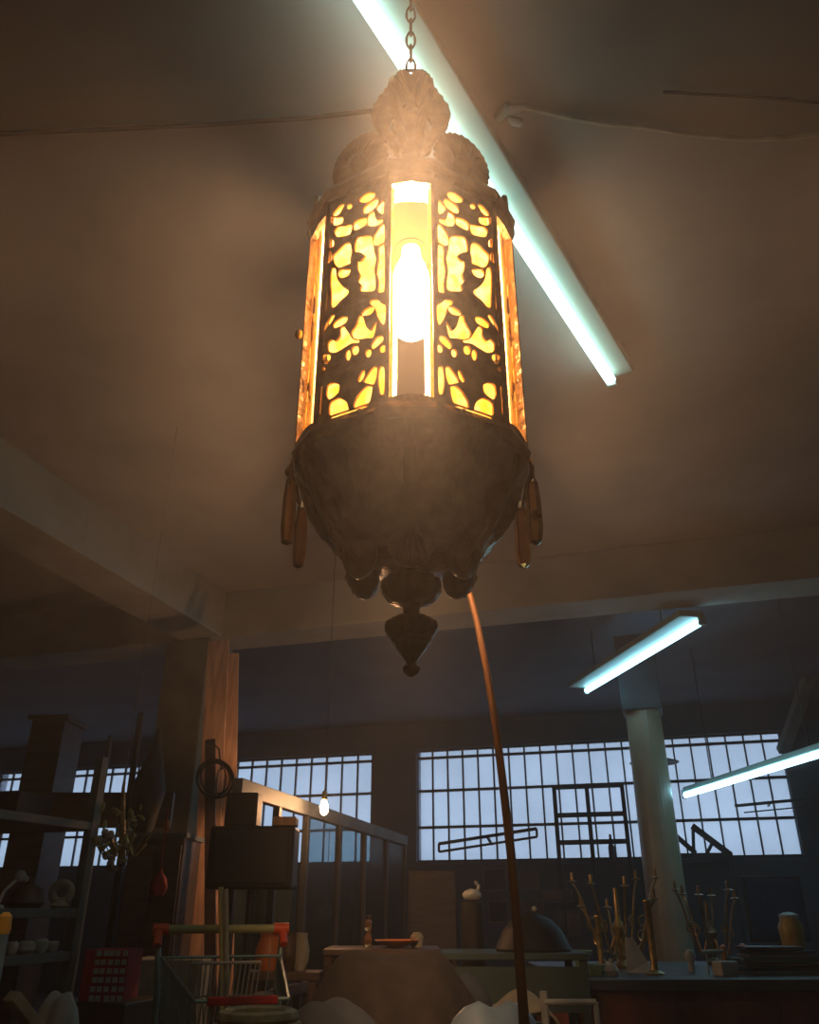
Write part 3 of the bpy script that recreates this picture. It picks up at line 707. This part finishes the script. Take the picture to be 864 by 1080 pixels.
# dark cabinet in front of the pillar, with ornaments
Rz = Matrix.Rotation(YAW*.4,3,'Z')
def cabinet(px0, px1, ytop, d, depth, label, m='darkwood', doors=2):
    a, c = at(px0,ytop,d), at(px1,ytop,d); w = (c-a).length; z = a.z; mid = (a+c)/2; X = (c-a).normalized(); X.z = 0; X.normalize(); Yv = Vector((-X.y,X.x,0))
    t = thing('cabinet', label, 'cabinet', (mid.x+Yv.x*depth/2, mid.y+Yv.y*depth/2, 0)); R = Matrix((X,Yv,Vector((0,0,1)))).transposed()
    b = B(); b.box(Vector((mid.x,mid.y,(z-.03)/2))+Yv*depth/2, (w,depth,z-.03), R); obj('body', b, m, t, False, .005)
    b = B(); b.box(Vector((mid.x,mid.y,z-.015))+Yv*depth/2, (w+.03,depth+.03,.03), R); obj('top_board', b, 'rack', t, False, .004)
    for i in range(doors):
        k = (i+.5)/doors-.5; b = B(); dz = z-.12
        b.box(Vector((mid.x,mid.y,.05+dz/2))+X*w*k-Yv*.01, (w/doors-.02,.02,dz), R); do = obj('door', b, m, t, False, .004)
        b = B(); b.ball(Vector((mid.x,mid.y,z*.55))+X*(w*k+(.4 if k < 0 else -.4)*w/doors)-Yv*.03, .012); obj('knob', b, 'brass', do)
    return t
cabinet(138,196,878,5.0,.4,'dark wooden cabinet standing in front of the left pillar')
o = tag(obj('gleam_piece', B().lathe([(.03,0),(.032,.01),(.012,.02),(.022,.045),(.016,.075),(.001,.09)], at(175,881,5.08), 14), 'orange'), 'small orange piece standing in for a bulb-like gleam on top of the dark cabinet', 'ornament')  # orange colour stands in for a bulb's gleam here
cz = at(150,878,5.0).z
p = at(150,878,5.15); tag(obj('folded_parasol', B().tube([Vector((p.x,p.y,cz)), Vector((p.x,p.y,cz+.25)), Vector((p.x+.02,p.y,cz+.45)), Vector((p.x+.02,p.y,cz+.62))], [.06,.11,.05,.008], 10), 'black'), 'dark folded bundle standing on the dark cabinet against the pillar', 'bundle')
# small shelf rows of posts and hanging things against the left windows
for i, (px, y0, y1, d, lab) in enumerate(((117,776,900,4.6,'thin grey rod standing upright left of the brass chandelier'),(149,752,840,5.2,'thin dark rod leaning upright by the pillar face'))):
    a = at(px,y0,d); tag(obj('metal_rod', B().tube([a, Vector((a.x+.01,a.y,0))], .012 if i == 0 else .02, 8), 'rack' if i == 0 else 'steel'), lab, 'rod')
# floral chandelier
fc = at(132,885,3.95); t = thing('floral_chandelier', 'tangled gilt floral chandelier hanging beside the storage rack post', 'chandelier', fc)
b = B(); rnd = random.Random(3)
for k in range(9):
    a = k*2*PI/9; q = Vector((math.cos(a),math.sin(a),0)); r = rnd.uniform(.09,.17)
    b.tube([fc+Vector((0,0,.02)), fc+q*r*.5+Vector((0,0,-.07)), fc+q*r+Vector((0,0,rnd.uniform(-.02,.08)))], .005, 5)
b.tube([fc+Vector((0,0,-.1)), fc+Vector((-.05,0,.22)), fc+Vector((-.05,0,.26))], [.018,.008,.006], 8); b.tube([fc+Vector((-.05,0,.25)), Vector((fc.x-.05,fc.y,CEIL))], .0015, 5)
obj('arms', b, 'brass', t)
for k in range(26):
    a = rnd.uniform(0,6.28); r = rnd.uniform(.03,.18); q = fc+Vector((math.cos(a)*r, math.sin(a)*r, rnd.uniform(-.13,.15)-.0))
    b = B(); Rr = Matrix.Rotation(rnd.uniform(0,3),3,'X') @ Matrix.Rotation(rnd.uniform(0,3),3,'Z')
    b.ball(q, rnd.uniform(.016,.030), (1,.5,.28), Rr, 8); obj('leaf', b, 'leaf' if k % 4 else 'beige', t)
# white flower sprays
for i, (px, py) in enumerate(((112,893),(118,880),(115,908))):
    q = at(px,py,4.1); b = B()
    for k in range(7): b.ball(q+Vector((rnd.uniform(-.035,.035),rnd.uniform(-.03,.03),rnd.uniform(-.035,.035))), .018, n=8)
    b.tube([q, q+Vector((.03,.02,-.05)), Vector((fc.x,fc.y,fc.z-.05))], .003, 5)
    tag(obj('white_flower', b, 'white'), ['white cloth flower beside the gilt chandelier, middle one','white cloth flower beside the gilt chandelier, upper one','white cloth flower beside the gilt chandelier, lower one'][i], 'flower', 'white flowers by the chandelier')
# red items
p = at(166,946,4.5); b = B(); b.lathe([(.001,0),(.03,.008),(.045,.04),(.035,.085),(.012,.11),(.008,.13)], p, 16); b.tube([p+Vector((0,0,.12)), Vector((p.x,p.y,p.z+.42))], .003, 5)
hk = tag(obj('red_bauble', b, 'crimson'), 'crimson drop shaped bauble hanging in front of the dark cabinet', 'bauble')
t = thing('red_carton', 'red box with a white speckled print low beside the rack', 'box', (at(118,1030,3.9).x, at(118,1030,3.9).y, 0))
pc2 = at(118,1027,3.9); ss = sz(118,1027,3.9); Rz2 = Matrix.Rotation(YAW,3,'Z')
b = B(); b.box((pc2.x,pc2.y,pc2.z), (46*ss,.2,46*ss), Rz2); obj('carton_body', b, 'red' if False else 'crimson', t, False, .006)
b = B(); fr = W(0,-.104,0)
for i in range(5):
    for j in range(6):
        b.box(pc2+fr+W((i-1.2)*.028+rnd.uniform(-.004,.004),0,0)+Vector((0,0,(j-2.5)*.032)), (.019,.006,.02), Rz2)
obj('printed_pattern', b, 'white', t, False)
tag(obj('crate', B().box((pc2.x,pc2.y+.02,(pc2.z-23*ss)/2),(.34,.3,pc2.z-23*ss)), 'darkwood', smooth=False, bevel=.006), 'dark crate carrying the red and white box', 'crate')
# beige carton behind cart
q = at(180,1030,4.5); tag(obj('cardboard_box', B().box((q.x,q.y,(q.z+.08)/2), (.34,.3,q.z+.08), Rz2), 'beige', smooth=False, bevel=.008), 'beige cardboard box standing behind the shopping cart', 'box')

# ------------------------------------------------------------------ counter at right
zc_ = .75; cA, cB = W(at(604,1032,5.47).x*0,0,0), None
def cp(px, d): sx = ray(px,1032)[0]; return W(sx*d, d, 0)
L0 = cp(604,5.47); L1 = cp(905,5.47); Xc = (L1-L0).normalized(); Yc = Vector((-Xc.y,Xc.x,0)); wC = 2.35; dC = 1.7
XM = min(wC, 9)
t = thing('counter', 'long counter with a dark top and red brown wooden front', 'counter', (L0.x,L0.y,0)); R = Matrix((Xc,Yc,Vector((0,0,1)))).transposed()
def cpos(x, y, z): return Vector((L0.x,L0.y,0))+Xc*x+Yc*y+Vector((0,0,z))
b = B(); b.box(cpos(wC/2,dC/2,.345), (wC,dC,.69), R); obj('body', b, 'redwood', t, False, .01)
b = B(); b.box(cpos(wC/2,dC/2-.02,.72), (wC+.08,dC+.08,.06), R); obj('worktop', b, 'counter', t, False, .008)
for i in range(4):
    b = B(); b.box(cpos(wC*(i+.5)/4,-.008,.35), (wC/4-.03,.02,.56), R); obj('front_panel', b, 'redwood', t, False, .006)
def on_counter(px, d):
    sx = ray(px,1000)[0]; p = W(sx*d, d, zc_); return p
# brass rods/candlesticks
def candlestick(px, d, h, r, m, label):
    p = on_counter(px,d); b = B(); b.lathe([(r*2.8,0),(r*2.9,.01),(r*1.3,.025),(r,.04),(r*1.05,h*.5),(r,h-.02),(r*1.3,h-.012),(r*1.2,h)], p, 16)
    tag(obj('candlestick', b, m), label, 'candlestick')
candlestick(688,5.75,.42,.021,'brass','tall plain brass candlestick on the counter before the grey column')
candlestick(633,6.0,.33,.018,'brass','shorter brass candlestick on the left part of the counter')
# brass chandelier heap
def heap(px, d, w, h, n, m, label, nm='brass_chandelier', seed=1):
    rnd = random.Random(seed); p = on_counter(px,d); t = thing(nm, label, 'chandelier', p)
    b = B(); b.lathe([(.05,0),(.06,.02),(.02,.05),(.03,h*.4),(.05,h*.5),(.02,h*.6),(.015,h)], p, 16); obj('stem', b, m, t)
    for k in range(n):
        a = 2*PI*k/n+.3; q = Vector((math.cos(a),math.sin(a),0)); hh = h*rnd.uniform(.5,.95)
        pts = []
        for i in range(10):
            s = i/9; pts.append(p+q*(.03+(w-.03)*s)+Vector((0,0,hh*.45+ .12*math.sin(s*PI*1.6)*-1 + hh*.5*s*s)))
        b = B(); b.tube(pts, .009, 6); b.ring(pts[5]+Vector((0,0,.05)), .035,.006, q.cross(Vector((0,0,1))), 14, 5); obj('arm', b, m, t)
        e = pts[-1]; b = B(); b.lathe([(.008,0),(.035,.012),(.012,.02),(.012,.07),(.001,.072)], e, 12); obj('candle_cup', b, m, t)
heap(655,6.35,.30,.50,8,'brass','large tangled brass chandelier standing on the counter left of the column',seed=2)
heap(752,6.7,.22,.42,6,'bronze','smaller dull brass chandelier on the counter right of the column',seed=5)
def vase(px, d, prof, m, label, nm='vase', cat='vase', n=20, group=None):
    tag(obj(nm, B().lathe(prof, on_counter(px,d), n), m), label, cat, group)
vase(612,5.75,[(.05,0),(.06,.01),(.035,.05),(.05,.09),(.075,.13),(.07,.135),(.03,.05)],'greeng','green glazed goblet at the left end of the counter',nm='goblet',cat='goblet')
vase(627,5.68,[(.045,0),(.065,.03),(.07,.06),(.06,.062),(.03,.01)],'greeng','low green glazed bowl beside the goblet on the counter',nm='small_bowl',cat='bowl')
vase(643,5.62,[(.03,0),(.045,.03),(.03,.06),(.012,.075),(.012,.095)],'white','small white jar before the large chandelier',nm='small_jar',cat='jar')
vase(838,6.1,[(.05,0),(.062,.01),(.07,.10),(.075,.2),(.08,.26),(.06,.3),(.06,.31)],'yellow','yellow glass jar with a pale lid on the right of the counter',nm='glass_jar',cat='jar')
vase(838,6.1,[(.062,.31),(.064,.33),(.03,.345),(.001,.348)],'white','pale round lid resting on the yellow jar',nm='jar_lid',cat='lid')
vase(727,6.0,[(.018,0),(.022,.02),(.018,.05),(.034,.08),(.036,.10),(.02,.125),(.001,.13)],'white','small white porcelain knob on the counter right of the column',nm='porcelain_knob',cat='ornament')
vase(763,5.95,[(.02,0),(.012,.02),(.012,.10),(.02,.115),(.018,.15),(.001,.16)],'orange','small orange glazed bottle on the counter, left of the pair',nm='small_bottle',cat='bottle')
vase(784,5.95,[(.022,0),(.026,.04),(.012,.09),(.014,.12),(.024,.13),(.02,.16),(.001,.165)],'orange','small orange glazed bottle on the counter, right of the pair',nm='small_bottle',cat='bottle')
# crumpled pale sheet by the candlestick, folded pack
p = on_counter(668,5.9); b = B(); b.plate([p+W(-.06,0,0),p+W(.10,0,0),p+W(.09,.03,.06),p+W(.02,.05,.19),p+W(-.03,.05,.2)], W(0,1,-.2), .012); tag(obj('folded_card', b, 'white', smooth=False), 'pale folded card standing under the large chandelier', 'card')
p = on_counter(762,5.65); b = B(); b.box(p+Vector((0,0,.04)), (.13,.09,.08), R @ Matrix.Rotation(.4,3,'Z')); tag(obj('carton', b, 'white', smooth=False, bevel=.008), 'small pale grey carton at the counter edge right of the column', 'box')
p = on_counter(757,5.8); tag(obj('fluorescent_offcut', B().tube([p+W(-.09,.05,.12),p+W(.05,.05,.125)], .012, 8).tube([p+W(-.06,.05,0),p+W(-.06,.05,.12)],.006,6).tube([p+W(.03,.05,0),p+W(.03,.05,.12)],.006,6), 'enamel'), 'short pale bar held on two pins behind the grey carton', 'bar')
for i in range(7):
    p = on_counter(815+rnd.uniform(-8,8),5.85); b = B(); z_ = .022*i+.012
    b.box(p+Vector((0,0,z_)), (.55-.03*i,.32-.02*i,.018), R @ Matrix.Rotation(rnd.uniform(-.25,.25),3,'Z'))
    tag(obj('frame_panel', b, ['rack','steel','darkwood','teal'][i%4], smooth=False, bevel=.003), ['lowest','second lowest','third from below','middle','third from the top','second from the top','topmost'][i]+' flat panel of the stack on the right part of the counter', 'panel', 'stack of flat panels on the counter')
# dark screen behind
p = at(818,958,7.6); t = thing('flat_screen', 'dark blue flat screen standing behind the counter at right', 'screen', (p.x,p.y,0)); ssn = sz(818,955,7.6); Rs = Matrix.Rotation(YAW+.12,3,'Z')
b = B(); b.box(p, (64*ssn,.05,62*ssn), Rs); obj('bezel', b, 'black', t, False, .006)
b = B(); b.box(p+W(0,-.028,0), (60*ssn,.006,56*ssn), Rs); obj('display', b, 'screen', t, False)
b = B(); b.tube([Vector((p.x,p.y,0.02)), p-Vector((0,0,.2))], .04, 12); b.lathe([(.22,0),(.22,.02),(.04,.03)], (p.x,p.y,0), 24); obj('stand', b, 'black', t)

# ------------------------------------------------------------------ middle distance
# pendant shade behind the column
p = at(690,803,9.2); t = thing('pendant_lamp', 'dark saucer pendant lamp seen behind the round grey column', 'pendant lamp', (p.x,p.y,p.z))
b = B(); b.lathe([(.26,-.02),(.265,-.012),(.16,.02),(.06,.05),(.03,.09),(.02,.1),(.015,.08),(.05,.035),(.15,.008)], p, 32); obj('shade', b, 'steel', t)
b = B(); b.tube([p+Vector((0,0,.09)), Vector((p.x,p.y,CEIL))], .006, 6); obj('cord', b, 'cable', t)
# steel lattice standing before the third window
YF_ = YB-.5
t = thing('steel_lattice', 'dark steel lattice frame standing before the long window', 'lattice', (on_Y(625,900,YF_).x,YF_,0))
xs = [on_Y(x,865,YF_).x for x in (587,622,660)]; zs = [on_Y(625,y,YF_).z for y in (829,859,888)]
b = B()
for x in xs: b.span((x-.025,YF_-.02,0),(x+.025,YF_+.02,zs[0]+.02))
obj('uprights', b, 'sash', t, False)
b = B()
for z in zs: b.span((xs[0]-.02,YF_-.025,z-.028),(xs[-1]+.02,YF_+.025,z+.028))
obj('crossbars', b, 'sash', t, False)
p0, p1 = on_Y(463,890,YB-.3), on_Y(566,874,YB-.3)
t = thing('angle_bar', 'slanting dark metal bar crossing the lower panes of the long window', 'bar', (p0.x,p0.y,p0.z))
b = B(); b.bar(p0,p1,.03,.04); b.bar(p0+Vector((0,0,-.10)),p1+Vector((0,0,-.10)),.02,.03); b.bar(p0,p0+Vector((0,0,-.1)),.02,.03); b.bar(p1,p1+Vector((0,0,-.1)),.02,.03); obj('rail_pair', b, 'steel', t, False)
b = B(); b.bar(p0.lerp(p1,.5), Vector(((p0.x+p1.x)/2,p0.y+.28,p0.z)), .03,.03); obj('wall_bracket', b, 'steel', t, False)
YT = YB-.35; q = [on_Y(x,y,YT) for x,y in ((706,868),(772,900),(772,906),(706,906))]
t = thing('roof_truss', 'dark triangular steel truss piece resting on the window sill right of the column', 'truss', (q[2].x,YT,q[2].z))
b = B(); b.bar(on_Y(730,871,YT),on_Y(771,902,YT),.05,.075); b.bar(on_Y(702,872,YT),on_Y(734,900,YT),.05,.06); obj('rafter', b, 'steel', t, False)
b = B(); b.bar(on_Y(700,903,YT),on_Y(773,902,YT),.05,.06); obj('tie_bar', b, 'steel', t, False)
b = B(); b.bar(on_Y(731,872,YT),on_Y(732,902,YT),.04,.045,Vector((0,1,0))); b.bar(on_Y(752,888,YT),on_Y(745,902,YT),.04,.04,Vector((0,1,0))); obj('strut', b, 'steel', t, False)
b = B(); qq = on_Y(700,905,YT); qe = on_Y(773,905,YT); b.span((qq.x,YT,0),(qq.x+.04,YT+.04,qq.z)); b.span((qe.x-.04,YT,0),(qe.x,YT+.04,qe.z)); obj('post', b, 'steel', t, False)
t = thing('curtain_rail', 'thin dark double rail across the right end of the long window', 'rail', on_Y(815,850,YB-.1))
b = B(); b.bar(on_Y(775,850,YB-.12),on_Y(848,843,YB-.12),.03,.035); b.bar(on_Y(785,857,YB-.12),on_Y(848,851,YB-.12),.015,.015); obj('rail_rods', b, 'steel', t, False)
b = B(); m_ = on_Y(812,848,YB-.12); b.bar(m_, Vector((m_.x,YB+.1,m_.z)), .02,.02); obj('bracket', b, 'steel', t, False)
bo = on_Y(644,885,YB-.15); tag(obj('bottle', B().lathe([(.035,0),(.04,.02),(.04,.16),(.018,.22),(.016,.31),(.001,.312)], (bo.x,bo.y-.0,ZS-.025), 14), 'steel'), 'dark bottle standing on the window sill behind the lattice', 'bottle')
# dark pictures / crates on the wall under the window
for i, (x0,y0,x1,y1) in enumerate(((511,917,534,938),(549,921,568,936),(516,951,536,972),(553,950,572,967),(573,939,603,950),(590,962,612,985))):
    a, c_ = on_Y(x0,y0,YB-.03), on_Y(x1,y1,YB-.03)
    t = thing('wall_locker', ['dark square panel on the wall under the long window, upper left','dark square panel on the wall under the long window, upper right of the pole','dark square panel on the wall, lower left beside the pole','dark square panel on the wall, lower right of the pole','wide dark panel on the wall right of the pole','lowest dark panel on the wall near the counter'][i], 'panel', ((a.x+c_.x)/2,YB-.02,c_.z), 'dark panels on the wall under the long window')
    b = B(); b.span((a.x,YB-.04,c_.z),(c_.x,YB-.001,a.z)); obj('face', b, 'screen', t, False, .004)
    b = B()
    for (u0,u1,v0,v1) in ((a.x-.02,c_.x+.02,a.z,a.z+.02),(a.x-.02,c_.x+.02,c_.z-.02,c_.z),(a.x-.02,a.x,c_.z,a.z),(c_.x,c_.x+.02,c_.z,a.z)): b.span((u0,YB-.05,v0),(u1,YB-.001,v1))
    obj('edging', b, 'rack', t, False)
# tall black case with pale top
p = at(498,948,5.5); s_ = sz(498,948,5.5)
t = thing('black_case', 'tall narrow black case standing behind the draped cloth', 'case', (p.x,p.y,0))
b = B(); b.tube([Vector((p.x,p.y,0)),Vector((p.x,p.y,p.z-.08)),Vector((p.x,p.y,p.z-.02)),Vector((p.x,p.y,p.z))], [.072,.072,.066,.03], 20); obj('body', b, 'black', t)
b = B(); b.ball(p+Vector((0,0,.02)), .06, (1,1,.6)); b.tube([p+W(.03,0,.03),p+W(.045,0,.07),p+W(.02,0,.10)], .010, 6); obj('pale_top', b, 'white', t)
# black dome hat-like cover on table + table and chair
tb = at(538,1003,4.95); t = thing('table', 'low grey table behind the draped cloth carrying a black domed object', 'table', (tb.x,tb.y,0)); zt = tb.z
b = B(); b.box((tb.x,tb.y,zt-.015), (.76,.52,.03), Rz2); obj('tabletop', b, 'teal', t, False, .004)
b = B(); b.box(Vector((tb.x,tb.y,zt-.16))+W(0,-.24,0), (.7,.02,.2), Rz2); obj('apron', b, 'teal', t, False)
for sx_ in (-1,1):
    for sy_ in (-1,1):
        q = Vector((tb.x,tb.y,0))+W(sx_*.35,sy_*.22,0); b = B(); b.span((q.x-.02,q.y-.02,0),(q.x+.02,q.y+.02,zt-.03)); obj('leg', b, 'teal', t, False)
tag(obj('domed_cover', B().lathe([(.2,0),(.205,.012),(.19,.04),(.16,.10),(.11,.15),(.04,.18),(.02,.19),(.001,.193)], (tb.x+.12,tb.y+.04,zt), 32), 'black'), 'black domed cover resting on the grey table', 'cover')
hi = tb+W(.05,-.1,.255)
tag(obj('bright_ball', B().ball((tb.x+.14,tb.y+.04,zt+.203), .015), 'white'), 'small bright ball sitting on the black domed cover', 'ball')
# chair with pale frame and cloth
ccn = at(540,1058,4.2); t = thing('metal_chair', 'pale tubular metal chair right of the draped cloth', 'chair', (ccn.x,ccn.y,0))
zsx = ccn.z-.0; Wd = .36
def cc(x, y, z): return Vector((ccn.x,ccn.y,0))+W(x,y,z)
sH = zsx-.12
b = B(); b.box(cc(0,0,sH), (Wd,.36,.04), Rz2); obj('seat', b, 'darkwood', t, False, .01)
for i, (x,y,z) in enumerate(((-.17,-.17,zsx+.10),(.12,-.17,zsx+.06),(-.17,.17,sH),(.17,.17,sH))):
    b = B(); b.tube([cc(x,y,z),cc(x*1.04,y*1.04,0)], .017, 8); obj('leg', b, 'white', t)
b = B(); b.tube([cc(.12,-.18,zsx+.02),cc(.34,-.18,zsx+.02)], .012, 8); b.tube([cc(-.17,.18,sH+.02),cc(.17,.18,sH+.02)], .012, 8); b.tube([cc(.34,-.18,zsx+.02),cc(.34,-.18,0)], .012, 8); obj('side_rail', b, 'white', t)
b = B(); ncl = 14; rgd = []
for i in range(ncl+1):
    row = []
    for j in range(11):
        u, v = i/ncl, j/10
        z_ = sH+.045+.12*math.sin(PI*u)**.7*(.6+.4*math.sin(PI*v)) + .018*math.sin(9*u+4*v)
        row.append(b.bm.verts.new(cc(-.15+.34*u, -.17+.3*v, z_)))
    rgd.append(row)
for i in range(ncl):
    for j in range(10): b.bm.faces.new((rgd[i][j],rgd[i+1][j],rgd[i+1][j+1],rgd[i][j+1]))
o = obj('crumpled_cloth', b, 'beige', angle=80); md = o.modifiers.new('thickness','SOLIDIFY'); md.thickness = .012; tag(o, 'crumpled beige cloth heaped on the pale metal chair', 'cloth')
# small table with candle bottle and bowl, behind draped cloth
sb = at(404,999,4.9); t = thing('side_table', 'dark side table in front of the glazed partition', 'table', (sb.x,sb.y,0))
b = B(); b.box((sb.x,sb.y,sb.z-.015), (.60,.45,.03), Rz2); obj('tabletop', b, 'darkwood', t, False, .005)
for sx_ in (-1,1):
    for sy_ in (-1,1):
        q = Vector((sb.x,sb.y,0))+W(sx_*.27,sy_*.19,0); b = B(); b.span((q.x-.02,q.y-.02,0),(q.x+.02,q.y+.02,sb.z-.03)); obj('leg', b, 'darkwood', t, False)
p = at(388,998,4.8); p.z = sb.z; t = thing('glass_bottle', 'small dark bottle with orange glints on the side table', 'bottle', p)
b = B(); b.lathe([(.018,0),(.022,.008),(.022,.05),(.012,.07),(.02,.09),(.02,.125),(.012,.135),(.014,.14)], p, 16); obj('body', b, 'prism', t)
b = B(); b.lathe([(.014,.14),(.018,.141),(.018,.155),(.001,.157)], p, 12); obj('stopper', b, 'black', t)
p = at(418,998,4.85); p.z = sb.z; tag(obj('wooden_dish', B().lathe([(.03,0),(.08,.015),(.12,.035),(.115,.037),(.07,.02),(.001,.012)], p, 24), 'orange'), 'shallow orange brown dish beside the small bottle', 'dish')
p = at(440,998,4.9); p.z = sb.z; tag(obj('pale_pot', B().lathe([(.03,0),(.035,.05),(.028,.06),(.02,.07),(.001,.072)], p, 16), 'beige'), 'small beige pot right of the orange dish', 'pot')
# clutter seen through the partition
for i, (px,py,d,w,h,m,lab) in enumerate(((278,955,7.4,.5,.5,'teal','teal panel standing behind the black box'),(330,965,8.2,.7,.75,'darkwood','dark brown chest behind the glazed partition'),(365,960,8.6,.35,.9,'teal','narrow teal locker behind the glazed partition'),(455,955,9.4,.5,.95,'darkwood','dark tall cupboard beyond the end of the partition'))):
    q = at(px,py,d); hh = q.z+h*.35; tag(obj('locker' if m=='teal' else 'chest', B().box((q.x,q.y,hh/2),(w,.35,hh),Rz2), m, smooth=False, bevel=.01), lab, 'cupboard')
p = at(344,962,7.0); 
tag(obj('hanging_disc', B().lathe([(.001,-.01),(.055,-.008),(.06,0),(.055,.008),(.001,.01)], p, 20, R=Matrix.Rotation(PI/2,3,'X')).tube([p+Vector((0,0,.06)),Vector((p.x,p.y,EYE+.6))],.003,5), 'paleblue'), 'small pale blue disc hanging behind the glazed partition', 'disc')
# red brown low shelf items left of partition
for i, (px,py,d,r,m,lab) in enumerate(((285,985,4.95,.07,'orange','rust coloured pot behind the cart handle'),(305,988,4.95,.06,'darkwood','dark pot right of the rust coloured pot'),(318,992,4.95,.045,'beige','slim beige pot beside the dark pot'))):
    q = at(px,py,d); zt_ = EYE-.30
    if i == 0:
        t = thing('low_bench', 'low dark bench behind the cart carrying pots', 'bench', (q.x,q.y,0)); b = B(); b.box(Vector((q.x,q.y,zt_-.02))+W(.08,0,0), (.42,.2,.04), Rz2); obj('bench_top', b, 'darkwood', t, False, .004)
        for sx_ in (-1,1): b = B(); b.box(Vector((q.x,q.y,(zt_-.04)/2))+W(.08+sx_*.17,0,0), (.04,.17,zt_-.04), Rz2); obj('leg', b, 'darkwood', t, False)
    tag(obj('pot', B().lathe([(r*.6,0),(r,.05),(r*1.05,.1),(r*.7,.16),(r*.8,.18),(r*.7,.18),(r*.5,.1)], (q.x,q.y,zt_), 18), m), lab, 'pot')

# ------------------------------------------------------------------ added haze, densest round the lantern to stand for lens glare
hz = B().span((XL-.5,YF-.5,-.4),(XR+.5,YB+.5,CEIL+.5))
hm = bpy.data.materials.new('glare_haze'); hm.use_nodes = True; nt = hm.node_tree; nt.nodes.clear()
vo = nt.nodes.new('ShaderNodeOutputMaterial'); vs = nt.nodes.new('ShaderNodeVolumeScatter')
vs.inputs['Color'].default_value = (1,1,1,1); vs.inputs['Density'].default_value = .035; vs.inputs['Anisotropy'].default_value = .4
nt.links.new(vs.outputs[0], vo.inputs['Volume'])
tc = nt.nodes.new('ShaderNodeTexCoord'); mp = nt.nodes.new('ShaderNodeMapping'); mp.vector_type = 'POINT'
gr = nt.nodes.new('ShaderNodeTexGradient'); gr.gradient_type = 'QUADRATIC_SPHERE'
lam = Vector((AX.x,AX.y,EYE+.93)); hb = Vector(((XL+XR)/2,(YF+YB)/2,-.4)); HR = 1.55
mp.inputs['Scale'].default_value = (1/HR,)*3; mp.inputs['Location'].default_value = tuple(-(lam-hb)/HR)
nt.links.new(tc.outputs['Object'], mp.inputs[0]); nt.links.new(mp.outputs[0], gr.inputs[0])
ma = nt.nodes.new('ShaderNodeMath'); ma.operation = 'MULTIPLY_ADD'; ma.inputs[1].default_value = .105; ma.inputs[2].default_value = .011
cr = nt.nodes.new('ShaderNodeValToRGB'); e = cr.color_ramp.elements
e[0].position = 0; e[0].color = (0,0,0,1); e[1].position = .525; e[1].color = (1,1,1,1)
q = e.new(.25); q.color = (.33,.33,.33,1); q = e.new(.58); q.color = (.65,.65,.65,1); q = e.new(.672); q.color = (0,0,0,1)  # density peaks in a shell round the lantern, shaping its halo
nt.links.new(gr.outputs['Fac'], cr.inputs[0]); nt.links.new(cr.outputs[0], ma.inputs[0]); nt.links.new(ma.outputs[0], vs.inputs['Density'])
ho = obj('haze', hz, hm, smooth=False); ho['kind'] = 'stuff'; ho['label'] = 'thin haze added to the hall, thickened to give the lantern its glow'; ho['category'] = 'haze'
ho.display_type = 'WIRE'

# ------------------------------------------------------------------ daylight, camera, colour
w = bpy.data.worlds.new('overcast_sky'); SC.world = w; w.use_nodes = True
bg = w.node_tree.nodes['Background']; bg.inputs[0].default_value = (.76,.86,1.0,1); bg.inputs[1].default_value = .98
cam = bpy.data.cameras.new('camera'); co = bpy.data.objects.new('camera', cam); C.objects.link(co)
co.location = (0,0,EYE); co.rotation_euler = (PI/2+PIT, 0, YAW)
cam.sensor_width = 36; cam.sensor_fit = 'AUTO'; cam.lens = F/1080*36; cam.clip_start = .05; cam.clip_end = 100
SC.camera = co
vsn = SC.view_settings; vsn.view_transform = 'Standard'; vsn.look = 'None'; vsn.gamma = 1; vsn.use_curve_mapping = False; vsn.exposure = .2
cy = SC.cycles
cy.volume_step_rate = .12; cy.volume_preview_step_rate = .12; cy.volume_max_steps = 256
cy.max_bounces = 6; cy.diffuse_bounces = 3; cy.glossy_bounces = 3; cy.transmission_bounces = 4; cy.transparent_max_bounces = 12; cy.volume_bounces = 0
cy.caustics_reflective = False; cy.caustics_refractive = False; cy.sample_clamp_indirect = 4; cy.use_denoising = True
try: cy.denoiser = 'OPENIMAGEDENOISE'
except Exception: pass
